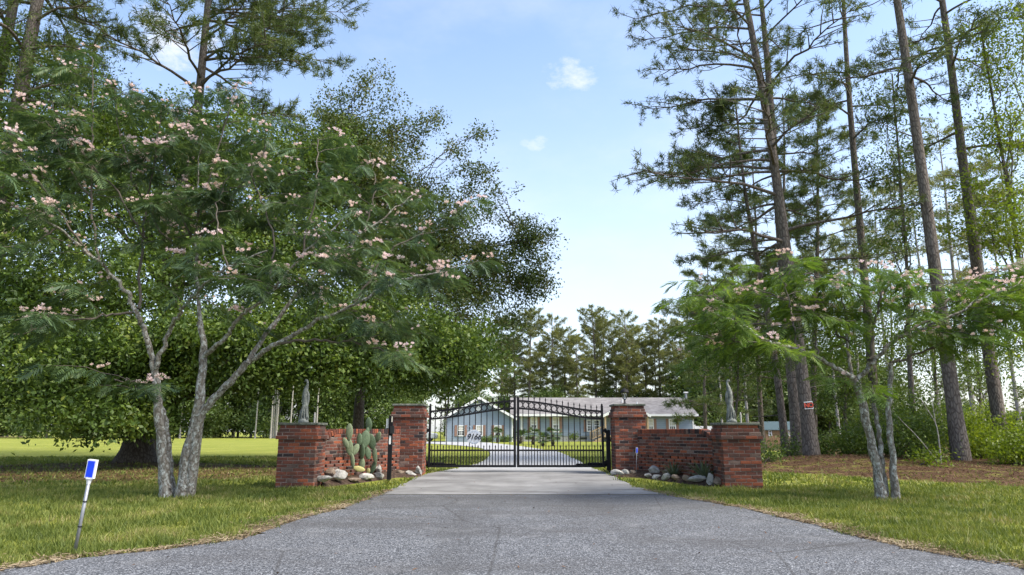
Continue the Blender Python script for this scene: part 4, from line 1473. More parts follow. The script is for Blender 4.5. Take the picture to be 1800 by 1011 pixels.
def broadleaf(name, base, trunk, blobs, rng, label, cat='tree', group=None, clump=.55, per_clump=14, n_leaf=14, sigma=.22, size=.1, leaf='oak_leaf', bark='oak_bark', r0=.35, twigs=5, up=.7, shell=.55, zmin=None, fork=0.62):
    e = empty(name, base); tag(e, label, cat, group)
    base = np.array(base, float)
    T = Tubes()
    tp = np.array([tuple(p) for p in curve_pts(trunk, 16)])
    u = np.linspace(0, 1, 16)
    rr = r0 * (1 - .75 * u) + r0 * .55 * np.exp(-u * 16)
    T.add(tp - base, rr, 14)
    C, K = blob_centres(blobs, rng, clump, per_clump, shell)
    if zmin is not None: C = C[C[:, 2] > zmin]
    idx = 0
    for c, r, n in blobs:
        k = K[idx:idx + n]; idx += n
        i0 = int(rng.integers(int(16 * fork * .6), 15))
        d = np.linalg.norm(tp - np.array(c), axis=1); d[:int(16 * fork * .5)] += 50
        i0 = min(int(np.argmin(d)), 13)
        i0 = max(3, i0 - 3)
        rl = max(.02, rr[i0] * .5)
        start = tp[i0]
        if n <= 6:                          # a sprig grows from the nearest big bough, not from the trunk
            bigs = [np.array(q[0]) for q in blobs if q[2] > 6]
            if bigs:
                start = min(bigs, key=lambda q: np.linalg.norm(q - np.array(c))); rl = .022
        lp = limb(T, start - base, np.array(c) - base, rl, rl * .35, rng, .08, 7 if n > 6 else 5, 9, .06 if n > 6 else .12)
        for q in k[:twigs]:
            s = lp[int(rng.integers(4, 9))]
            limb(T, s, q - base, rl * .28, .008, rng, .03, 4, 6)
    T.build('trunk', M[bark], e)
    V, F = leaf_cloud(C - base, n_leaf, sigma, size, rng, up)
    link(bpy.data.objects.new('crown', np_mesh('crown', V, F, M[leaf])), e)
    return e


# pine needle tuft template
def tuft_template(n, spread, seed):
    r = np.random.default_rng(seed)
    V = []; F = []
    for i in range(n):
        d = np.array([1.0, 0, 0]) * .75 + unit(r.normal(size=3)) * spread
        d = d / np.linalg.norm(d) * r.uniform(.75, 1.1)
        s = np.cross(d, unit(r.normal(size=3))); s = s / np.linalg.norm(s) * .06
        o = np.array([r.uniform(-1.3, .3), r.normal() * .12, r.normal() * .12])
        V += [o - s, o + s, o + d]; F.append((3 * i, 3 * i + 1, 3 * i + 2))
    return np.array(V), np.array(F)


TUFT_N = tuft_template(22, .95, 1)
TUFT_M = tuft_template(9, 1.0, 2)


def pine_geom(H, r0, rng, z0, Lmax, nl, lean=(0, 0), dead=4, az=None, tuft=.19, tmpl=None, sub=7, per=4, top_taper=.35, wig=.12, rise0=.10, thin=0.0):
    """returns trunk Tubes and crown arrays, base at the origin"""
    tmpl = tmpl or TUFT_N
    T = Tubes()
    n = 18
    u = np.linspace(0, 1, n)
    ph = rng.uniform(0, 6, 2)
    px = lean[0] * u ** 1.3 + wig * np.sin(u * 7 + ph[0]) * u; py = lean[1] * u ** 1.3 + wig * np.sin(u * 6 + ph[1]) * u
    pts = np.stack([px, py, u * H], 1)
    rr = r0 * (1 - .82 * u ** 1.15) + r0 * .35 * np.exp(-u * 45)
    T.add(pts, rr, 12)
    O = []; D = []
    tz = pts[:, 2]

    def at(z): return np.array([np.interp(z, tz, pts[:, 0]), np.interp(z, tz, pts[:, 1]), z]), float(np.interp(z, tz, rr))
    zs = np.sort(z0 + (H - z0) * rng.uniform(0, 1, nl) ** .9)
    a = rng.uniform(0, 6.28)
    for z in zs:
        f = (z - z0) / (H - z0)
        L = Lmax * (0.55 + .45 * math.sin(min(1, f * 1.6 + .3) * math.pi / 2)) * (1 - max(0, f - (1 - top_taper)) / top_taper * .8) * rng.uniform(.6, 1.1)
        a += 2.4 + rng.uniform(-.5, .5)
        aa = a
        if az is not None and rng.uniform() < az[1]: aa = az[0] + rng.normal() * .6
        p, r = at(z)
        rise = rise0 + .45 * f + rng.uniform(-.15, .15)
        m = 9; t = np.linspace(0, 1, m)
        lp = np.stack([p[0] + np.cos(aa) * L * t, p[1] + np.sin(aa) * L * t, z + L * (rise * t - .28 * t * t + .10 * t ** 4)], 1)
        lp += np.cumsum(rng.normal(size=lp.shape), axis=0) * .016 * L * np.minimum(1, t[:, None] * 2)
        rl = min(r * .42, .018 + .014 * L)
        T.add(lp, np.linspace(rl, .010, m), 5)
        ns = int(sub * (0.5 + L / Lmax))
        for k in range(ns):
            tt = .28 + .72 * (k + rng.uniform(0, .9)) / ns
            i = min(tt, .999) * (m - 1); i0 = int(i)
            s = lp[i0] + (lp[min(i0 + 1, m - 1)] - lp[i0]) * (i - i0)
            sd = 1 if k % 2 else -1
            ab = aa + sd * rng.uniform(.5, 1.15)
            l2 = L * .34 * (1.15 - .6 * tt) * rng.uniform(.6, 1.2) + .15
            d = np.array([math.cos(ab), math.sin(ab), rng.uniform(-.05, .40)])
            e_ = s + d * l2
            T.add(np.stack([s, (s + e_) / 2 + rng.normal(size=3) * .04, e_]), [rl * .4, rl * .25 + .003, .005], 4)
            for q in range(per):
                if rng.uniform() < thin: continue
                w = .45 + .6 * (q + rng.uniform(0, .8)) / per
                O.append(s + (e_ - s) * w + rng.normal(size=3) * .07)
                D.append(d * .8 + np.array([0, 0, .45]) + rng.normal(size=3) * .5)
        for q in range(3):
            O.append(lp[-1] + rng.normal(size=3) * .08); D.append(np.array([math.cos(aa), math.sin(aa), .4]) + rng.normal(size=3) * .4)
    for _ in range(dead):                # dead stubs below the crown
        z = rng.uniform(z0 * .35, z0); p, r = at(z); aa = rng.uniform(0, 6.28); L = rng.uniform(.3, 1.3)
        e_ = p + np.array([math.cos(aa), math.sin(aa), rng.uniform(-.2, .4)]) * (L + r)
        T.add(np.stack([p, (p + e_) / 2 + rng.normal(size=3) * .04, e_]), [.025, .016, .006], 5)
    O = np.array(O); D = unit(np.array(D))
    N = unit(rng.normal(size=D.shape))
    S = tuft * rng.uniform(.75, 1.3, len(O))
    V, F = scatter(tmpl[0], tmpl[1], O, bases(D, N), S)
    return T, V, F


def pine(base, H, r0, rng, label, group='near pines', name='pine_tree', bark='pine_bark', leaf='pine_needle', **kw):
    e = empty(name, base); tag(e, label, 'tree', group)
    T, V, F = pine_geom(H, r0, rng, **kw)
    T.build('trunk', M[bark], e)
    link(bpy.data.objects.new('crown', np_mesh('crown', V, F, M[leaf])), e)
    return e


def base_at(px, py, Y):
    """ground point below the given picture point at depth Y"""
    p = P(px, py, Y)
    return (p.x, Y, gh(p.x, Y) - .03)


# ------------------------------------------------------------------ left: oak, loose water oak, pines
rng = np.random.default_rng(21)
ob = base_at(238, 815, 20.9)
top = P(330, 430, 21.5)
tr = [ob, (ob[0] + .1, 20.9, 1.6), (ob[0] + .5, 21, 4.0), (top.x - .6, 21.2, 6.5), (top.x - .2, 21.5, 10.0)]
OAK = [(110, 640, 18.6, 140, 85, 50), (10, 620, 19.0, 120, 110, 40), (210, 640, 19.3, 120, 90, 46), (60, 490, 19.6, 140, 100, 48), (200, 520, 20, 150, 110, 60), (330, 630, 19.3, 110, 78, 50), (440, 610, 19.4, 120, 75, 54), (550, 600, 19.6, 120, 82, 54), (650, 620, 20.2, 100, 66, 44), (740, 622, 21, 105, 64, 46), (820, 622, 22, 66, 60, 26),
       (100, 330, 21.5, 130, 110, 50), (240, 380, 21.3, 150, 110, 56), (340, 320, 22, 120, 100, 42), (430, 430, 21.2, 130, 100, 50), (540, 490, 21, 130, 85, 46), (640, 540, 21, 100, 60, 30), (-110, 560, 20, 120, 150, 30), (-100, 380, 21, 120, 130, 26), (150, 735, 17.8, 110, 32, 18), (240, 745, 18.6, 60, 36, 12), (300, 240, 22.5, 110, 80, 34), (430, 270, 22.5, 110, 80, 36), (530, 290, 22.5, 90, 80, 28), (190, 250, 22, 100, 70, 26), (500, 390, 22, 120, 90, 36)]
broadleaf('oak_tree', ob, tr, [pxblob(*b) for b in OAK], rng, 'big dark spreading oak with low branches behind the pink-flowered tree', clump=.40, per_clump=18, n_leaf=13, sigma=.145, size=.125, r0=.42, zmin=.95, group=None)

rng = np.random.default_rng(22)
wb = base_at(631, 740, 26.5)
wtop = P(690, 240, 26.5)
tr = [wb, (wb[0], 26.5, 2.5), (wb[0] + .3, 26.5, 5.5), (wtop.x - .3, 26.5, 9), (wtop.x, 26.5, wtop.z)]
WOAK = [(635, 265, 26.2, 80, 80, 34), (570, 290, 25.8, 100, 95, 46), (605, 225, 26, 55, 50, 14), (705, 350, 26.2, 100, 80, 46), (640, 380, 25.6, 110, 90, 46), (785, 425, 26, 90, 75, 34), (860, 480, 25.8, 80, 55, 22), (720, 460, 25.2, 120, 80, 46), (790, 550, 25, 90, 55, 34), (540, 390, 25, 90, 90, 26), (910, 470, 26, 45, 40, 6), (920, 425, 26, 40, 22, 8), (930, 500, 26, 35, 22, 6), (665, 320, 26, 110, 90, 36), (760, 470, 25.6, 120, 80, 36), (620, 330, 25.2, 100, 110, 30)]
_r = random.Random(8)
for (sx_, sy_) in ((630, 150), (655, 135), (690, 185), (715, 215), (745, 240), (770, 215), (790, 262), (825, 245), (815, 300), (842, 335), (868, 352), (850, 300), (895, 392), (925, 405), (955, 412), (905, 440), (950, 455), (962, 490), (925, 520), (890, 550), (905, 575), (880, 600), (600, 170), (575, 195)):
    for _ in range(2): WOAK.append((sx_ + _r.uniform(-12, 12), sy_ + _r.uniform(-10, 10), 26 + _r.uniform(-.6, .6), 20, 10, 1))
broadleaf('water_oak', wb, tr, [pxblob(*b) for b in WOAK], rng, 'loose small-leaved tree reaching furthest over the gate', clump=.30, per_clump=17, n_leaf=14, sigma=.135, size=.115, leaf='water_oak_leaf', r0=.22, up=.4, shell=.5)

# climber-covered greenery high at the left edge
rng = np.random.default_rng(23)
vb = base_at(-20, 300, 23.5)
VT = [(30, 190, 23, 90, 90, 36), (110, 170, 23, 80, 60, 26), (90, 270, 22.6, 100, 70, 34), (180, 230, 23, 60, 60, 18), (20, 330, 22.6, 80, 80, 24), (10, 95, 22.6, 70, 70, 26), (75, 110, 22.6, 60, 55, 18), (-30, 30, 22.8, 70, 70, 16), (140, 120, 23, 50, 40, 10)]
vt = P(40, 200, 23.3)
broadleaf('leafy_tree', vb, [vb, (vb[0], 23.5, 4), (vb[0] + .4, 23.4, 8), tuple(vt)], [pxblob(*b) for b in VT], rng, 'yellow-green leafy tree crown at the upper left edge', clump=.42, per_clump=13, n_leaf=12, sigma=.18, size=.10, leaf='bush_leaf', r0=.2)

rng = np.random.default_rng(31)
pine(base_at(345, 150, 27), 27, .30, rng, 'tall pine whose boughs reach over the oak into open sky', z0=11.5, Lmax=6.0, nl=58, lean=(.4, 0), tuft=.25, az=(0.0, .45), sub=10, per=6)
rng = np.random.default_rng(32)
pine(base_at(52, 60, 22), 26, .36, rng, 'thick pine trunk second from the left edge above the oak', z0=11.5, Lmax=5.2, nl=34, lean=(.2, 0), tuft=.21, az=(.2, .5), per=5)
rng = np.random.default_rng(33)
pine(base_at(14, 60, 23.5), 26, .34, rng, 'thick pine trunk at the upper left corner', z0=12, Lmax=4.4, nl=26, lean=(-.2, 0), tuft=.21, per=5)

# ------------------------------------------------------------------ mimosa trees
def frond_template(seed):
    r = np.random.default_rng(seed)
    V = []; F = []
    npair = 9
    for i in range(npair):
        x = .14 + .84 * i / (npair - 1)
        z = -.42 * x * x
        l = .46 * math.sin(math.pi * (.18 + .70 * x)) + .03
        for sd in (-1, 1):
            ang = R(62 - 25 * x) + r.normal() * .05
            d = np.array([math.cos(ang), sd * math.sin(ang), -.16 + r.normal() * .06]); d /= np.linalg.norm(d)
            s = np.cross(d, [0, 0, 1.0]); s /= np.linalg.norm(s); w = .043
            o = np.array([x, 0, z]); b = len(V)
            V += [o, o + d * l * .35 + s * w, o + d * l + np.array([0, 0, -.10 * l]), o + d * l * .35 - s * w]
            F.append((b, b + 1, b + 2, b + 3))
    b = len(V)                                            # rachis
    for x in (0, .5, 1.0):
        V += [np.array([x, -.008, -.42 * x * x - .002]), np.array([x, .008, -.42 * x * x - .002])]
    F += [(b, b + 2, b + 3, b + 1), (b + 2, b + 4, b + 5, b + 3)]
    return np.array(V), np.array(F)


FROND = frond_template(4)


def blossom_template():
    r = np.random.default_rng(9); V = []; F = []
    for i in range(18):
        a = r.uniform(0, 6.28); el = r.uniform(.15, 1.4)
        d = np.array([math.cos(a) * math.cos(el), math.sin(a) * math.cos(el), math.sin(el)]) * r.uniform(.8, 1.1)
        s = np.cross(d, unit(r.normal(size=3))); s = s / np.linalg.norm(s) * .13
        b = len(V); V += [np.zeros(3), d + s, d - s]; F.append((b, b + 1, b + 2))
    return np.array(V), np.array(F)


BLOSSOM = blossom_template()


def mimosa(base, stems, limbs, rng, label, leaf='mimosa_leaf', twig_len=(.7, 1.5), step=.30, frond=(.30, .46), flower_p=.35, rstem=.10, flat=.10):
    e = empty('mimosa_tree', base); tag(e, label, 'tree', 'flowering mimosa trees')
    base = np.array(base, float)
    for ctrl, ra, rb in stems:
        T = Tubes()
        pts = np.array([tuple(p) for p in curve_pts([P(*c) for c in ctrl], 22)]) - base
        u = np.linspace(0, 1, 22)
        wob_ = 1 + .06 * np.sin(u * 23 + ra * 90)
        rad = (ra + (rb - ra) * u) * wob_ + ra * .45 * np.exp(-u * 14)
        pts[:, 0] += .012 * np.sin(u * 31); pts[0, 2] = min(pts[0, 2], gh(*(pts[0, :2] + base[:2])) - base[2] - .08)
        T.add(pts, rad, 12)
        T.build('stem', M['mimosa_bark'], e)
    TW = Tubes()
    FO = []; FD = []; FN = []; BO = []; BD = []
    for ctrl, ra, rb, f0 in limbs:
        n = max(12, 6 * len(ctrl))
        pts = np.array([tuple(p) for p in curve_pts([P(*c) for c in ctrl], n)]) - base
        pts += rng.normal(size=pts.shape) * .018
        T = Tubes(); T.add(pts, np.linspace(ra, rb, n), 8); T.build('limb', M['mimosa_bark' if ra > .03 else 'twig'], e)
        seg = np.linalg.norm(np.diff(pts, axis=0), axis=1); cum = np.concatenate([[0], np.cumsum(seg)]); L = cum[-1]
        s = L * f0; k = 0
        while s < L:
            p = np.array([np.interp(s, cum, pts[:, i]) for i in range(3)])
            q = np.array([np.interp(min(L, s + .1), cum, pts[:, i]) for i in range(3)])
            d = q - p if s < L - .1 else pts[-1] - pts[-3]
            d = unit(d)
            hz = math.atan2(d[1], d[0]) + (1 if k % 2 else -1) * rng.uniform(.5, 1.4)
            if abs(d[2]) > .8: hz = rng.uniform(0, 6.28)
            tl = rng.uniform(*twig_len) * (1.0 if s < L * .8 else .7)
            td = np.array([math.cos(hz), math.sin(hz), rng.uniform(-.25, .65)])
            m = 7; t = np.linspace(0, 1, m)[:, None]
            tp = p + td * tl * t + np.array([0, 0, -.20 * tl]) * t * t + rng.normal(size=(m, 3)) * .02
            TW.add(tp, np.linspace(max(.007, rb * .7), .004, m), 4)
            nf = int(tl / .085)
            for j in range(nf):
                w = .12 + .88 * (j + rng.uniform(0, .8)) / nf
                o = p + td * tl * w + np.array([0, 0, -.20 * tl]) * w * w
                ah = hz + (1 if j % 2 else -1) * rng.uniform(.3, 1.7)
                FO.append(o); FD.append((math.cos(ah), math.sin(ah), rng.uniform(-.75, .25))); FN.append((rng.normal() * .45, rng.normal() * .45, 1))
                if rng.uniform() < flower_p * .28:
                    c = o + np.array([rng.normal() * .05, rng.normal() * .05, .06])
                    for _ in range(int(rng.integers(2, 7))):
                        BO.append(c + np.array([rng.normal() * .075, rng.normal() * .075, rng.uniform(0, .07)])); BD.append((rng.normal() * .35, rng.normal() * .35, 1))
            for _ in range(3):
                FO.append(tp[-1]); ah = hz + rng.normal() * .5; FD.append((math.cos(ah), math.sin(ah), rng.uniform(-.3, .2))); FN.append((0, rng.normal() * .2, 1))
            s += step * rng.uniform(.6, 1.3); k += 1
    tag(TW.build('twigs', M['twig'], e), kind='stuff')
    FO, FD, FN = (np.array(a, float) for a in (FO, FD, FN))
    V, F = scatter(FROND[0], FROND[1], FO, bases(FD, FN), rng.uniform(frond[0], frond[1], len(FO)))
    cr_ = link(bpy.data.objects.new('crown', np_mesh('crown', V, F, M[leaf])), e)
    if BO:
        BO = np.array(BO); BD = np.array(BD, float)
        rnd = rng.normal(size=BD.shape)
        B = bases(rnd - BD * np.sum(rnd * BD, 1, keepdims=True), BD)
        V, F = scatter(BLOSSOM[0], BLOSSOM[1], BO, B, rng.uniform(.036, .058, len(BO)))
        link(bpy.data.objects.new('blossoms', np_mesh('blossoms', V, F, M['blossom'])), e)
    return e


rng = np.random.default_rng(41)
lb_ = G(305, 873)
stems = [([(292, 876, 12.0), (286, 800, 12), (277, 700, 12.05), (273, 653, 12.1)], .095, .062),
         ([(321, 870, 12.0), (331, 796, 12), (345, 738, 12), (352, 690, 12), (356, 645, 12.1), (358, 610, 12.2), (352, 566, 12.3)], .105, .05),
         ([(344, 742, 12), (372, 705, 11.95), (407, 669, 11.9), (435, 637, 11.9)], .07, .055),
         ([(300, 860, 12.15), (297, 800, 12.2), (290, 740, 12.25), (283, 715, 12.3)], .06, .045)]
limbs = [([(273, 655, 12.1), (293, 590, 12), (312, 558, 11.8), (336, 523, 11.5), (400, 470, 11.2), (470, 440, 11)], .045, .014, .45),
         ([(273, 655, 12.1), (253, 578, 12), (237, 546, 12), (222, 511, 11.9), (170, 459, 11.6), (100, 400, 11.2), (20, 360, 10.8)], .055, .014, .5),
         ([(243, 545, 12), (253, 400, 12.3), (270, 300, 12.4), (287, 175, 12.6)], .028, .008, .35),
         ([(172, 460, 11.6), (160, 345, 11.9), (163, 220, 12.2), (162, 90, 12.6)], .024, .008, .3),
         ([(237, 546, 12), (190, 555, 11.6), (120, 565, 11.2), (20, 590, 10.8)], .025, .008, .25),
         ([(283, 715, 12.2), (262, 690, 11.8), (232, 672, 11.3), (200, 668, 11)], .022, .008, .3),
         ([(352, 568, 12.3), (346, 470, 12.5), (345, 400, 12.6), (352, 260, 12.9)], .04, .010, .3),
         ([(356, 630, 12.1), (395, 594, 11.9), (419, 558, 11.7), (470, 520, 11.3), (540, 440, 11.1), (620, 370, 11)], .045, .011, .45),
         ([(435, 637, 11.9), (490, 602, 11.8), (600, 545, 11.6), (700, 495, 11.5), (800, 470, 11.6)], .05, .010, .35),
         ([(490, 602, 11.8), (560, 598, 11.6), (640, 605, 11.4), (700, 625, 11.3)], .026, .008, .4),
         ([(435, 637, 11.9), (520, 520, 12.5), (640, 410, 12.8), (730, 340, 13)], .045, .010, .35),
         ([(530, 450, 11.2), (556, 330, 11.6), (560, 240, 12)], .022, .008, .25),
         ([(160, 450, 11.6), (90, 350, 11.3), (30, 270, 11)], .022, .008, .3),
         ([(345, 420, 12.6), (420, 330, 12.5), (480, 240, 12.5)], .022, .008, .3),
         ([(340, 470, 12.5), (260, 370, 12.9), (215, 250, 13.2), (200, 160, 13.4)], .022, .008, .35),
         ([(620, 535, 11.6), (700, 430, 11.9), (790, 400, 12.2)], .022, .008, .3),
         ([(100, 400, 11.2), (40, 440, 10.9), (-40, 450, 10.6)], .016, .007, .1),
         ([(345, 400, 12.6), (400, 200, 12.9), (420, 150, 13)], .018, .007, .4),
         ([(253, 420, 12.2), (200, 330, 12), (120, 250, 11.8), (60, 210, 11.7)], .02, .007, .3),
         ([(345, 440, 12.6), (300, 330, 12.9), (290, 250, 13), (320, 190, 13.1)], .02, .007, .3),
         ([(470, 520, 11.3), (480, 420, 11.5), (450, 330, 11.8), (440, 270, 12)], .02, .007, .3),
         ([(640, 410, 12.8), (660, 330, 13), (650, 270, 13.2)], .018, .007, .2),
         ([(160, 345, 11.9), (110, 280, 12), (90, 180, 12.3)], .018, .007, .3),
         ([(400, 470, 11.2), (380, 380, 11.3), (400, 310, 11.5)], .018, .007, .3)]
mimosa(lb_, stems, limbs, rng, 'large multi-stemmed mimosa with pink blossoms before the oak', step=.27, flower_p=.50, frond=(.22, .36))

rng = np.random.default_rng(42)
rb_ = G(1556, 878)
stems = [([(1549, 880, 11.55), (1541, 820, 11.55), (1526, 755, 11.55), (1511, 690, 11.55), (1499, 663, 11.55)], .075, .058),
         ([(1553, 850, 11.6), (1549, 800, 11.6), (1544, 755, 11.62), (1536, 709, 11.65)], .045, .032),
         ([(1573, 872, 11.5), (1569, 802, 11.5), (1562, 732, 11.5), (1565, 680, 11.55), (1567, 639, 11.6)], .055, .034)]
limbs = [([(1500, 665, 11.55), (1455, 638, 11.4), (1400, 613, 11.2), (1353, 602, 11.1), (1293, 565, 11), (1240, 548, 10.9)], .042, .010, .35),
         ([(1505, 672, 11.55), (1525, 648, 11.5), (1544, 625, 11.45), (1586, 593, 11.3), (1665, 560, 11.1), (1734, 520, 11), (1800, 500, 10.8)], .045, .010, .35),
         ([(1499, 665, 11.55), (1489, 610, 11.7), (1488, 560, 11.8), (1470, 500, 12)], .034, .010, .35),
         ([(1535, 635, 11.5), (1535, 570, 11.7), (1560, 500, 11.9), (1580, 480, 12)], .028, .010, .3),
         ([(1555, 612, 11.4), (1641, 553, 11.6), (1700, 500, 11.8), (1780, 470, 12)], .026, .010, .3),
         ([(1567, 640, 11.6), (1609, 623, 11.5), (1680, 590, 11.3), (1740, 570, 11.2)], .024, .008, .4),
         ([(1562, 700, 11.5), (1530, 683, 11.4), (1505, 672, 11.2)], .014, .006, .8),
         ([(1400, 613, 11.2), (1390, 540, 11.4), (1370, 480, 11.6)], .018, .007, .35),
         ([(1470, 505, 12), (1420, 480, 12), (1370, 470, 11.9)], .014, .007, .2),
         ([(1488, 600, 11.7), (1440, 560, 12), (1340, 510, 12.3), (1290, 500, 12.4)], .02, .007, .35),
         ([(1586, 593, 11.3), (1620, 520, 11), (1640, 490, 10.8)], .016, .007, .3),
         ([(1353, 602, 11.1), (1300, 600, 10.9), (1240, 590, 10.8)], .014, .007, .2),
         ([(1440, 625, 11.3), (1430, 560, 11.5), (1440, 500, 11.8)], .016, .007, .3),
         ([(1641, 553, 11.6), (1690, 560, 11.4), (1770, 540, 11.2)], .014, .007, .2),
         ([(1293, 562, 11), (1260, 520, 11.1), (1250, 500, 11.2)], .012, .006, .1),
         ([(1535, 570, 11.7), (1500, 500, 12), (1510, 465, 12.1)], .014, .007, .3)]
mimosa(rb_, stems, limbs, rng, 'smaller mimosa with pale spotted stems on the lawn before the pines', step=.17, twig_len=(.5, 1.25), flower_p=.34, frond=(.22, .35), leaf='mimosa_leaf_light')

# ------------------------------------------------------------------ right: the pine wood
def lean_pine(px0, py0, px1, py1, Y, H, r0, seed, label, **kw):
    """trunk from a base picture point through an upper picture point at the same depth"""
    b = P(px0, py0, Y); t = P(px1, py1, Y)
    bz = gh(b.x, Y) - .05
    u = min(1.0, (t.z - bz) / H)
    lean = ((t.x - b.x) / u ** 1.3, 0)
    r_ = np.random.default_rng(seed)
    return pine((b.x, Y, bz), H, r0, r_, label, lean=lean, **kw)


W_, E_ = math.pi, 0.0
lean_pine(1427, 800, 1313, 0, 21.8, 24, .20, 51, 'thick pine with a red sign nailed to its trunk', z0=4.6, Lmax=4.9, nl=42, az=(W_ + .1, .5), tuft=.18, sub=8, per=4, dead=3)
lean_pine(1404, 795, 1337, 0, 23.2, 24, .19, 52, 'dark pine trunk just left of the sign pine', z0=8.5, Lmax=3.6, nl=26, az=(W_ - .3, .3), tuft=.2, sub=8, per=4)
lean_pine(1382, 795, 1300, 250, 24.2, 13.5, .14, 53, 'slim leaning pine nearest the statue on the pine side', z0=4.5, Lmax=3.0, nl=30, az=(W_, .4), tuft=.19, dead=6)
lean_pine(1545, 800, 1484, 0, 24.5, 25, .165, 54, 'straight pine rising behind the small mimosa', z0=11.5, Lmax=3.8, nl=22, tuft=.2, az=(W_, .3))
lean_pine(1692, 826, 1577, 0, 19.6, 25, .195, 55, 'big grey pine trunk right of the small mimosa', z0=11, Lmax=3.4, nl=22, tuft=.2, dead=8)
lean_pine(1766, 806, 1659, 50, 21.5, 25, .19, 56, 'dark pine trunk near the right edge of the wood', z0=9.5, Lmax=3.2, nl=22, tuft=.2, dead=8)
lean_pine(1432, 790, 1443, 223, 27.5, 15.2, .13, 57, 'young pine between the two tallest trunks', z0=5.0, Lmax=2.5, nl=32, tuft=.2)
lean_pine(1396, 790, 1372, 200, 29.5, 16.5, .13, 58, 'slender young pine behind the leaning pine', z0=4.5, Lmax=2.3, nl=30, tuft=.2)
lean_pine(1340, 780, 1325, 330, 33, 15, .13, 59, 'young dark pine behind the pine-side statue', z0=3.5, Lmax=3.4, nl=34, tuft=.22, az=(W_, .4))
lean_pine(1240, 775, 1240, 560, 47, 13, .14, 60, 'low dark pine at the corner of the house', z0=2.0, Lmax=3.2, nl=36, tuft=.26, per=4)
lean_pine(1288, 775, 1285, 560, 52, 14, .16, 61, 'bushy dark pine between house and shed', z0=2.0, Lmax=3.6, nl=36, tuft=.28, per=4)

# slender broadleaf trees in the wood
def slim_tree(px0, py0, px1, py1, Y, r0, seed, blobs, label, leaf, size=.10, **kw):
    rg = np.random.default_rng(seed)
    b = P(px0, py0, Y); t = P(px1, py1, Y); bz = gh(b.x, Y) - .05
    bs = (b.x, Y, bz)
    mid = Vector(bs).lerp(t, .5) + Vector((.1, 0, 0))
    return broadleaf('slender_tree', bs, [bs, tuple(Vector(bs).lerp(t, .25)), tuple(mid), tuple(t)], [pxblob(*q) for q in blobs], rg, label, r0=r0, leaf=leaf, size=size, fork=.3, group='slender broadleaf trees', **kw)


slim_tree(1610, 810, 1568, 130, 22.5, .10, 71, [(1560, 180, 22.5, 40, 40, 12), (1585, 250, 22.5, 50, 50, 14), (1560, 310, 22.5, 45, 40, 14), (1600, 380, 22.5, 50, 45, 16), (1570, 430, 22.3, 45, 30, 10)], 'slender leafy tree between the mimosa and the big grey pine', 'bush_leaf', per_clump=10, n_leaf=9, sigma=.16, clump=.34, bark='pine_bark', twigs=6)
slim_tree(1840, 810, 1722, 40, 20.5, .11, 72, [(1730, 60, 20.5, 60, 60, 22), (1770, 140, 20.3, 60, 60, 26), (1740, 220, 20.5, 60, 50, 20), (1790, 250, 20, 50, 60, 22), (1770, 340, 20.2, 60, 45, 22), (1730, 390, 20.5, 60, 35, 16), (1800, 60, 20, 50, 60, 20), (1790, 420, 20, 50, 40, 16), (1700, 320, 20.8, 30, 30, 7)], 'bright yellow-green tree filling the right edge', 'bright_leaf', per_clump=8, n_leaf=10, sigma=.14, clump=.30, bark='pine_bark', size=.10)
slim_tree(1850, 800, 1815, 300, 19, .10, 73, [(1800, 520, 18.8, 50, 50, 18), (1820, 420, 19, 50, 60, 16), (1790, 600, 18.8, 50, 40, 14)], 'leafy tree half cut by the right edge above the bushes', 'bright_leaf', per_clump=11, n_leaf=10, sigma=.17, clump=.36, bark='pine_bark')
slim_tree(1490, 800, 1470, 520, 25.5, .08, 74, [(1470, 560, 25.5, 60, 50, 22), (1440, 620, 25.3, 50, 45, 20), (1500, 640, 25, 60, 45, 22), (1530, 590, 25.5, 50, 50, 18), (1460, 690, 25, 50, 35, 16)], 'leafy understorey tree right behind the sign pine', 'bush_leaf', per_clump=11, n_leaf=9, sigma=.18, clump=.4, bark='pine_bark')
slim_tree(1640, 805, 1640, 560, 25, .08, 75, [(1610, 610, 25, 60, 50, 22), (1660, 660, 25, 55, 45, 20), (1590, 690, 24.5, 50, 40, 18), (1640, 560, 25.3, 50, 40, 14)], 'leafy understorey tree behind the big grey pine', 'bush_leaf', per_clump=11, n_leaf=9, sigma=.18, clump=.4, bark='pine_bark')
slim_tree(1290, 790, 1296, 560, 30, .07, 76, [(1290, 620, 30, 50, 45, 18), (1330, 650, 30, 40, 45, 14), (1260, 650, 30, 40, 40, 12), (1300, 560, 30, 40, 35, 10)], 'leafy tree rising behind the pine-side statue', 'oak_leaf', per_clump=10, n_leaf=9, sigma=.2, clump=.45, bark='pine_bark', size=.12)


slim_tree(1720, 800, 1716, 590, 27, .08, 77, [(1715, 620, 27, 55, 45, 18), (1760, 650, 27, 50, 40, 16), (1690, 660, 26.6, 45, 40, 12), (1735, 570, 27.2, 45, 40, 12)], 'leafy understorey tree between the two right-hand pine trunks', 'bush_leaf', per_clump=10, n_leaf=9, sigma=.18, clump=.4, bark='pine_bark')
slim_tree(1560, 800, 1565, 480, 27, .08, 78, [(1550, 540, 27, 55, 50, 16), (1590, 500, 27, 50, 45, 14), (1560, 620, 26.5, 60, 45, 16), (1535, 470, 27.3, 45, 40, 10)], 'leafy understorey tree directly behind the small mimosa crown', 'bush_leaf', per_clump=10, n_leaf=9, sigma=.18, clump=.4, bark='pine_bark')
slim_tree(1420, 790, 1432, 520, 30, .08, 79, [(1410, 590, 30, 55, 45, 16), (1450, 560, 30, 45, 45, 12), (1370, 640, 30, 50, 45, 14)], 'leafy tree behind the sign pine reaching the mimosa crown', 'oak_leaf', per_clump=10, n_leaf=9, sigma=.2, clump=.42, bark='pine_bark')


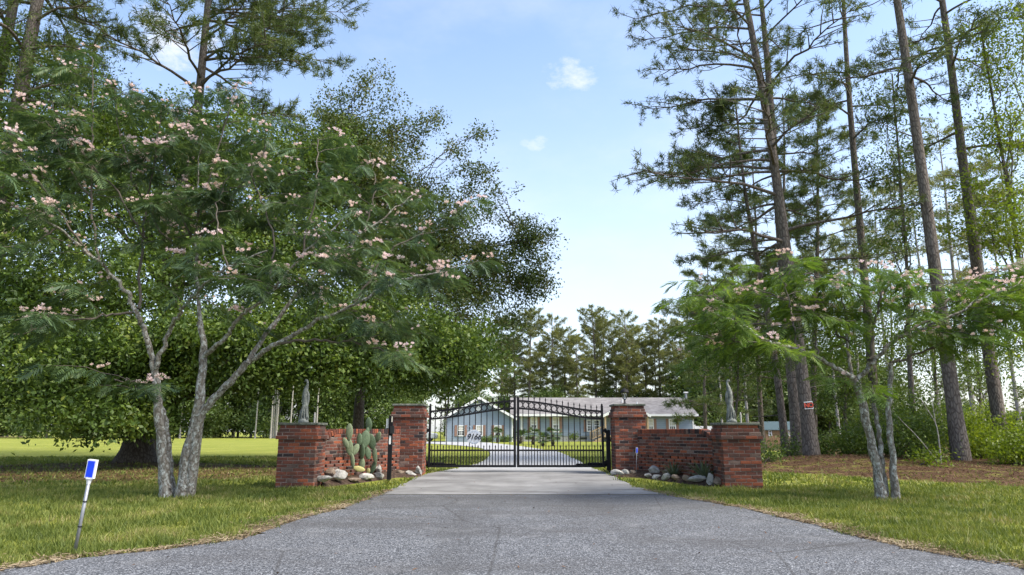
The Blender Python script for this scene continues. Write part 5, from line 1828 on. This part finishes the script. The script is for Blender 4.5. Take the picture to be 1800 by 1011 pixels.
def bush(px, py, Y, w, h, seed, label, leaf, n=26, size=.085, name='bush'):
    rg = np.random.default_rng(seed)
    b = P(px, py, Y); bz = gh(b.x, Y) - .03; s = pxm(Y)
    e = empty(name, (b.x, Y, bz)); tag(e, label, 'bush', 'bushes along the wood')
    hw_, hh = w / s / 2, h / s
    bl = [((0, 0, hh * .48), (hw_ * .9, hw_ * .7, hh * .46), n), ((-hw_ * .4, -.1, hh * .3), (hw_ * .6, hw_ * .5, hh * .3), n // 2), ((hw_ * .4, -.1, hh * .35), (hw_ * .6, hw_ * .5, hh * .35), n // 2)]
    C, K = blob_centres(bl, rg, .22, 9, .5)
    C = C[C[:, 2] > .08]
    T = Tubes()
    for q in K[:: max(1, len(K) // 14)]:
        limb(T, (rg.normal() * .1, rg.normal() * .1, -.02), q, .018, .005, rg, .05, 5, 7)
    T.build('stem', M['twig'], e)
    V, F = leaf_cloud(C, 9, .12, size, rg, .6)
    link(bpy.data.objects.new('foliage', np_mesh('foliage', V, F, M[leaf])), e)
    return e


BUSH = [(1580, 812, 22, 120, 130, 'rounded bush behind the dead branched sapling', 'bush_leaf', 36), (1512, 812, 23.5, 80, 90, 'loose bush between sign pine and small mimosa', 'bush_leaf', 24), (1640, 815, 21.8, 90, 110, 'bush filling the gap left of the big grey pine', 'bush_leaf', 28),
        (1735, 815, 22.5, 110, 110, 'bright green bush between the two big right-hand trunks', 'bright_leaf', 36), (1800, 815, 21, 110, 95, 'bright bush cut by the right edge of the view', 'bright_leaf', 30), (1700, 800, 26, 120, 100, 'tall pale bush farther back between the trunks', 'bright_leaf', 28),
        (1610, 820, 20.2, 90, 85, 'wide bush behind the fork of the dead sapling', 'bush_leaf', 26), (1730, 822, 20.6, 80, 70, 'low bright bush at the foot of the big grey pine', 'bright_leaf', 22), (1790, 826, 18.6, 70, 60, 'low yellow-green bush nearest the right edge', 'bright_leaf', 18), (1500, 815, 22, 50, 60, 'leafy shrub left of the small mimosa stems', 'bush_leaf', 14), (1545, 815, 22.5, 70, 90, 'dark leafy bush directly behind the small mimosa', 'bush_leaf', 20),
        (1445, 808, 24.5, 60, 50, 'low scrubby bush at the foot of the sign pine', 'bush_leaf', 16), (1392, 806, 22.6, 26, 40, 'small sprout beside the leaning pine base', 'bush_leaf', 6), (1347, 812, 20.5, 22, 26, 'little leafy sapling tuft right of the pine-side pillar', 'bush_leaf', 5), (1630, 820, 18.6, 16, 30, 'tiny bright shoot left of the big grey trunk', 'bright_leaf', 4)]
for i, (a, b, Y, w, h, lb, lf, n) in enumerate(BUSH): bush(a, b, Y, w, h, 80 + i, lb, lf, n)

# dead forked sapling in front of the bush
ds = empty('dead_sapling', base_at(1655, 822, 18.8)); tag(ds, 'bare pale forked sapling leaning in front of the bushes', 'sapling')
T = Tubes(); o_ = np.array(ds.location)
for ctrl, r_ in (([(1655, 824), (1651, 780), (1645, 745), (1630, 720), (1618, 700)], .022), ([(1655, 824), (1635, 795), (1610, 765), (1590, 745), (1578, 732)], .016), ([(1645, 745), (1640, 715), (1637, 690)], .01), ([(1648, 800), (1630, 797), (1622, 795)], .008)):
    T.add(np.array([tuple(q) for q in curve_pts([P(x, y, 18.8) for x, y in ctrl], 12)]) - o_, np.linspace(r_, .005, 12), 6)
T.build('stem', M['pale_bark'], ds)

# red sign on the pine
sp = P(1416, 713, 21.8); tpx = P(1415.5, 713, 21.8)
sgn = empty('warning_sign', (tpx.x, 21.8 - .25, sp.z)); tag(sgn, 'small red and black sign with white border nailed to a pine', 'sign')
sgn.rotation_euler = (0, R(-4), 0)
m = MB(); m.box((0, 0, 0), (.27, .012, .23)); m.build('border', M['white_paint'], sgn)
m = MB(); m.box((0, -.009, 0), (.235, .006, .18)); m.build('board', M['sign_black'], sgn)
fc = bpy.data.curves.new('lettering', 'FONT'); fc.body = 'NO'; fc.size = .19; fc.align_x = 'CENTER'; fc.align_y = 'CENTER'; fc.extrude = .002; fc.offset = .006; fc.space_character = .9
fc.materials.append(M['sign_red'])
fo = text_mesh('lettering', fc, sgn); fo.rotation_euler = (math.pi / 2, 0, 0); fo.location = (0, -.0155, -.002)

# ------------------------------------------------------------------ palms by the house
def palm(px, py, Y, h, cr_, seed, label):
    rg = np.random.default_rng(seed)
    b = P(px, py, Y); e = empty('palm', (b.x, Y, HZ)); tag(e, label, 'palm', 'young palms before the house')
    T = Tubes(); u = np.linspace(0, 1, 10)
    T.add(np.stack([.05 * u, 0 * u, u * h], 1), .13 * (1 + .18 * np.sin(u * 40)) * (1 - .2 * u), 10)
    T.build('trunk', M['oak_bark'], e)
    V = []; F = []
    for k in range(22):
        a = k * 2.4; el = rg.uniform(-.5, 1.25); L = cr_ * rg.uniform(.8, 1.1)
        d = np.array([math.cos(a) * math.cos(el), math.sin(a) * math.cos(el), math.sin(el)])
        hub = np.array([.05, 0, h]) + d * L * .5 + np.array([0, 0, -.06 * L])
        sd = unit(np.cross(d, [0, 0, 1.0])); up_ = np.cross(sd, d)
        for j in range(11):                       # fan of leaf blades
            t = (j - 5) / 5 * 1.25
            q = d * math.cos(t) + sd * math.sin(t)
            s = np.cross(q, up_); s = s / np.linalg.norm(s) * .028
            bb = len(V)
            V += [hub, hub + q * L * .28 + s, hub + q * L * .58 + np.array([0, 0, -.16 * L]), hub + q * L * .28 - s]; F.append((bb, bb + 1, bb + 2, bb + 3))
        bb = len(V); s = sd * .012; st = np.array([.05, 0, h])
        V += [st - s, st + s, hub + s, hub - s]; F.append((bb, bb + 1, bb + 2, bb + 3))
    link(bpy.data.objects.new('crown', np_mesh('crown', np.array(V), np.array(F), M['palm_leaf'])), e)


palm(936.5, 781, 54, .75, .85, 1, 'young palm before the first window of the main house')
palm(954, 784, 49, .45, .75, 2, 'lowest young palm in the middle of the three by the drive')
palm(971.5, 784, 49, .80, .80, 3, 'young palm before the second window of the main house')
palm(915, 779, 58, .6, .85, 4, 'young palm hidden behind the meeting gate stiles')
palm(874, 777, 63, .85, .8, 5, 'young palm before the blue gable wing')


def shrub(px, Y, w, h, seed, label, leaf='bush_leaf'):
    rg = np.random.default_rng(seed); b = P(px, 776, Y)
    e = empty('shrub', (b.x, Y, HZ)); tag(e, label, 'shrub', 'small shrubs by the house')
    bl = [((0, 0, h * .5), (w / 2, w / 2, h / 2), 10)]
    C, K = blob_centres(bl, rg, .12, 8, .4); C = C[C[:, 2] > .03]
    T = Tubes()
    for q in K: limb(T, (0, 0, -.02), q, .015, .005, rg, .05, 4, 4)
    T.build('stem', M['twig'], e)
    V, F = leaf_cloud(C, 8, .1, .12, rg); link(bpy.data.objects.new('foliage', np_mesh('foliage', V, F, M[leaf])), e)


shrub(1010, 70.2, .9, .9, 1, 'small green shrub against the block foundation of the main house')
for i, px in enumerate((852, 862, 885, 893)): shrub(px, 66.8, .7, .55, 5 + i, ('low shrub under the middle wing window', 'low shrub between the wing windows', 'low shrub under the last wing window', 'low shrub at the corner of the blue wing')[i], 'far_leaf')

# ------------------------------------------------------------------ far trees
def make_variants(kind, n, seed0, **kw):
    out = []
    for k in range(n):
        rg = np.random.default_rng(seed0 + k)
        if kind == 'pine':
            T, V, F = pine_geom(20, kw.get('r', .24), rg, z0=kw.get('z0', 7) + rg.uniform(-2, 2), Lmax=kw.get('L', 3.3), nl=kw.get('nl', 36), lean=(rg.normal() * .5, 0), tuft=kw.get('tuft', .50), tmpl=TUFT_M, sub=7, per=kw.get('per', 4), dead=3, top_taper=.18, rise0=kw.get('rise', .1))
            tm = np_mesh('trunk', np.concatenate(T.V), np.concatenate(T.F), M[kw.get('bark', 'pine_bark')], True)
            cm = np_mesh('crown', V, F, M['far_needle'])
        else:
            bl = []
            for _ in range(11):
                z = rg.uniform(1.0, 9.5); rr = (2.6 - .16 * abs(z - 4.5)) * rg.uniform(.7, 1.1)
                bl.append(((rg.normal() * 1.3, rg.normal() * 1.2, z), (rr, rr, rr * .75), 16))
            C, K = blob_centres(bl, rg, .6, 9, .5); C = C[C[:, 2] > .3]
            T = Tubes(); T.add(np.array([(0, 0, -.1), (.1, 0, 3), (.2, 0, 6), (.1, .1, 9)]), [.2, .15, .1, .04], 8)
            for b in bl: limb(T, (.1, 0, min(3, b[0][2] * .6)), b[0], .06, .02, rg, .05, 5, 6)
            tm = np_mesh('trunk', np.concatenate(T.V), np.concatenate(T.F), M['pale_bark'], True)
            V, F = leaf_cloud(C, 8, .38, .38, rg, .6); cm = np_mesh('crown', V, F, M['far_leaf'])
        out.append((tm, cm))
    return out


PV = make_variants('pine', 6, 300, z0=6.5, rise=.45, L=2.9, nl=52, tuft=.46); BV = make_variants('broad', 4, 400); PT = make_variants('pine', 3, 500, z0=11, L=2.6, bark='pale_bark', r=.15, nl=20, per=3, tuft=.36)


def far_tree(name, var, px, Y, s, label, group, rz):
    p = P(px, 760, Y)
    e = empty(name, (p.x, Y, gh(p.x, Y) - .05), rz); e.scale = (s, s, s); tag(e, label, 'tree', group)
    for nm, me in zip(('trunk', 'crown'), var): link(bpy.data.objects.new(nm, me), e)


fr_ = random.Random(77)
ORD = 'first second third fourth fifth sixth seventh eighth ninth tenth eleventh twelfth thirteenth fourteenth fifteenth sixteenth seventeenth eighteenth nineteenth twentieth twenty-first twenty-second twenty-third twenty-fourth twenty-fifth twenty-sixth'.split()
tops = [(880, 560), (905, 585), (930, 545), (950, 600), (972, 555), (995, 575), (1018, 590), (1050, 538), (1066, 560), (1085, 600), (1105, 548), (1118, 570), (1140, 600), (1160, 560), (1185, 615), (1205, 560), (1228, 590)]
for i, (px, py) in enumerate(tops):
    Y = 98 + fr_.uniform(-5, 10)
    h = P(px, py, Y).z - .1
    far_tree('pine_tree', PV[i % 6], px, Y, h / 20.2, ORD[i] + ' from the left in the pine row behind the blue house', 'pines behind the house', fr_.uniform(0, 6))
for i in range(13):
    px = 560 + i * 54 + fr_.uniform(-12, 12); Y = 116 + fr_.uniform(0, 16)
    far_tree('pine_tree', PV[(i * 5 + 1) % 6], px, Y, fr_.uniform(.7, .95), ORD[i] + ' from the left of the farther pines behind the house', 'far pines', fr_.uniform(0, 6))
for i in range(14):
    px = 800 + i * 34 + fr_.uniform(-10, 10); Y = 92 + fr_.uniform(0, 6)
    far_tree('broadleaf_tree', BV[i % 4], px, Y, fr_.uniform(.5, .75), ORD[i] + ' from the left of the low leafy trees behind the house', 'understorey behind the house', fr_.uniform(0, 6))
for i in range(24):
    px = -60 + i * 34 + fr_.uniform(-10, 10); Y = 104 + fr_.uniform(0, 14) + (12 if px < 60 else 0)
    far_tree('broadleaf_tree', BV[(i * 3) % 4], px, Y, fr_.uniform(.9, 1.25), ORD[i] + ' from the left of the leafy trees edging the side lawn', 'trees edging the side lawn', fr_.uniform(0, 6))
for i in range(20):
    px = -40 + i * 46 + fr_.uniform(-14, 14); Y = 122 + fr_.uniform(0, 14)
    far_tree('pine_tree', PV[(i * 5) % 6], px, Y, fr_.uniform(.8, 1.1), ORD[i] + ' from the left of the pines beyond the side lawn', 'pines beyond the side lawn', fr_.uniform(0, 6))
for i, px in enumerate((317, 449, 476, 479.5, 483, 486, 510, 556)):
    far_tree('bare_trunk_tree', PT[i % 3], px, 101 + fr_.uniform(-1, 1), fr_.uniform(.75, .9), ORD[i] + ' from the left of the pale slim trunks edging the side lawn', 'pale trunks at the lawn edge', fr_.uniform(0, 6))
for i in range(26):
    px = 1235 + i * 25 + fr_.uniform(-9, 9); Y = 82 + fr_.uniform(0, 22)
    far_tree('broadleaf_tree', BV[(i * 3 + 1) % 4], px, Y, fr_.uniform(.75, 1.1) * (1 if px < 1560 else .48), ORD[i] + ' from the left of the leafy trees behind the shed', 'leafy trees behind the shed', fr_.uniform(0, 6))
FT = sorted([(1716, 44), (1733, 58), (1768, 40), (1796, 52), (1655, 50), (1572, 55), (1475, 60), (1520, 62), (1340, 70), (1315, 66), (1270, 78), (1255, 84), (1822, 40)])
for i, (px, Y) in enumerate(FT):
    far_tree('wood_pine', PT[i % 3], px, Y, fr_.uniform(.85, 1.1), ORD[i] + ' slim pale pine from the left deep in the wood', 'slim pines deep in the wood', fr_.uniform(0, 6))
for i in range(16):
    px = 1240 + i * 42 + fr_.uniform(-12, 12); Y = 100 + fr_.uniform(0, 16)
    far_tree('pine_tree', PV[i % 6], px, Y, fr_.uniform(.75, 1.0) * (1 if px < 1420 else .5), ORD[i] + ' from the left of the pines at the back of the wood', 'pines at the back of the wood', fr_.uniform(0, 6))

# ------------------------------------------------------------------ grass, dry edge, litter
rng = np.random.default_rng(90)


def scatter_pts(n, x0, x1, y0, y1):
    return rng.uniform(x0, x1, n), rng.uniform(y0, y1, n)


def noise2(x, y, s):
    return (np.sin(x * 1.7 * s + 1.3) * np.cos(y * 1.3 * s + .7) + np.sin((x + y) * 2.9 * s + 2.1) * .6 + np.cos((x * .8 - y * 1.9) * 3.7 * s) * .5) / 2.1


def on_drive(x, y, pad):
    inside = (x > xl_at(y) - pad) & (x < xr_at(y) + pad) & (y < 17.3)
    li = np.interp(y, [p.y for p in il[:20]], [p.x for p in il[:20]]); ri = np.interp(y, [p.y for p in ir[:20]], [p.x for p in ir[:20]])
    return inside | (y < y0 - .25) | ((y >= 17.2) & (x > li - pad) & (x < ri + pad))


def in_litter(x, y):
    left = ((x + 11) / 7.6) ** 2 + ((y - 18.3) / 3.3) ** 2 + noise2(x, y, .8) * .22 < .95
    right = ((x - 6.3) * .70 + (y - 16.6) * .71 + noise2(x, y, .9) * .7 > .9) & (x > 5.6)
    return left, right


def blocked(x, y):
    b = np.zeros(len(x), bool)
    for cx, cy, w in ((olx, OY, .4), (orx, OY, .4), (ilx, IY, .4), (irx, IY, .4)):
        b |= (abs(x - cx) < w) & (abs(y - cy) < w)
    for sg, ax, ay, bx, by in ((1, olx, OY - .3, ilx + .4, IY - .85), (-1, orx, OY - .3, irx - .4, IY - .85)):
        t = np.clip((y - ay) / (by - ay), 0, 1)
        xe = ax + (bx - ax) * t + sg * (.62 * (1 - t) + .05)
        inb = (y > OY - .25) & (y < IY + .3)
        b |= inb & ((x < xe) & (x > olx - .1) if sg > 0 else (x > xe) & (x < orx + .1))
    return b


GVs = []; GFs = []; goff = 0

for (ya, yb, dens, h0, h1, w) in ((5.4, 8.0, 3600, .035, .085, .0065), (8, 10.5, 2500, .035, .085, .0085), (10.5, 14, 1300, .035, .08, .012), (14, 19, 520, .035, .075, .019), (19, 28, 170, .04, .08, .032)):
    half = yb * .80 + 1.5
    n = int(dens * (yb - ya) * half * 2)
    x, y = scatter_pts(n, -half, half, ya, yb)
    ok = ~on_drive(x, y, -.03 - .16 * np.clip(noise2(x, y, 3.1) + .6 * noise2(x, y, 9.0), -.2, 1)) & ~blocked(x, y)
    l, r_ = in_litter(x, y)
    pat = noise2(x, y, 1.6) + .7 * noise2(x + 9, y - 4, 5.0)
    keep = rng.uniform(size=n) < np.clip(.62 + .5 * pat, .12, 1)
    keep &= ~(l & (rng.uniform(size=n) < .80)) & ~(r_ & (rng.uniform(size=n) < .96))
    edge = np.minimum(abs(x - xl_at(y)), abs(x - xr_at(y)))
    keep &= ~((edge < .22) & (y < 13.5) & (rng.uniform(size=n) < .65))
    k = ok & keep
    x, y = x[k], y[k]; n = len(x)
    z = ground_h(x, y)
    tall = np.clip(noise2(x + 3, y + 7, 4.3) + .5 * noise2(x, y, 11.0) - .35, 0, 1)
    h = rng.uniform(h0, h1, n) * (1 + .45 * noise2(x, y, 2.3)) * (1 + 1.1 * tall); a = rng.uniform(0, 6.283, n); ln = rng.normal(size=(n, 2)) * .45
    ww = w * rng.uniform(.7, 1.3, n)
    b = np.stack([x, y, z - .004], 1); s = np.stack([np.cos(a) * ww, np.sin(a) * ww, 0 * a], 1)
    tip = b + np.stack([ln[:, 0] * h, ln[:, 1] * h, h], 1)
    V = np.stack([b - s, b + s, tip], 1).reshape(-1, 3)
    GVs.append(V); GFs.append(np.arange(n * 3).reshape(-1, 3) + goff); goff += n * 3
g = link(bpy.data.objects.new('grass', np_mesh('grass', np.concatenate(GVs), np.concatenate(GFs), M['grass'])))
tag(g, 'short green grass blades on both sides of the drive', 'grass', kind='stuff')


def flat_bits(x, y, L, w, mat, name, label, cat, lift=.012):
    n = len(x); z = ground_h(x, y) + rng.uniform(.002, lift, n)
    a = rng.uniform(0, 6.283, n); l = L * rng.uniform(.5, 1.3, n); ww = w * rng.uniform(.6, 1.4, n)
    c = np.stack([x, y, z], 1); d = np.stack([np.cos(a) * l, np.sin(a) * l, rng.normal(size=n) * l * .22], 1) / 2; s = np.stack([-np.sin(a) * ww, np.cos(a) * ww, 0 * a], 1) / 2
    V = np.stack([c - d, c + s + [0, 0, .004], c + d, c - s], 1).reshape(-1, 3)
    o = link(bpy.data.objects.new(name, np_mesh(name, V, np.arange(n * 4).reshape(-1, 4), mat)))
    return tag(o, label, cat, kind='stuff')


# dead grass thrown along the asphalt edge
yy = rng.uniform(y0 - .3, 13.2, 24000); sd = rng.uniform(size=24000) < .5
xx = np.where(sd, xl_at(yy) - np.abs(rng.normal(size=24000)) * (.18 + .14 * noise2(yy, yy, 1.7)) + .08, xr_at(yy) + np.abs(rng.normal(size=24000)) * (.17 + .14 * noise2(yy, yy + 4, 1.9)) - .08)
k = rng.uniform(size=24000) < np.clip(.75 + .5 * noise2(xx, yy, 2.0), 0, 1) * np.where(yy > 10.5, .35, 1)
dx_ = rng.uniform(-9, -3, 5000)
flat_bits(xx[k], yy[k], .09, .010, M['dry_grass'], 'dry_grass', 'dead straw-coloured clippings along the road edge', 'dry grass', .035)
# litter under the oak and pine straw in the wood
x, y = scatter_pts(60000, -20, -3, 14, 23); l, _ = in_litter(x, y); k = l & (rng.uniform(size=60000) < .5)
x2, y2 = scatter_pts(90000, 5.6, 22, 11.5, 26); _, r_ = in_litter(x2, y2)
k2 = r_ & (rng.uniform(size=90000) < .6)
flat_bits(np.concatenate([x[k], x2[k2]]), np.concatenate([y[k], y2[k2]]), .085, .022, M['straw'], 'leaf_litter', 'brown fallen leaves and pine straw under the trees', 'leaf litter', .03)
# a few leaves and twigs blown on the road
x = rng.uniform(-8, 8, 700); y = rng.uniform(5.5, 16, 700); k = (x > xl_at(y)) & (x < xr_at(y))
flat_bits(x[k], y[k], .05, .018, M['straw'], 'blown_leaves', 'few scattered dry leaves lying on the asphalt', 'leaves', .03)
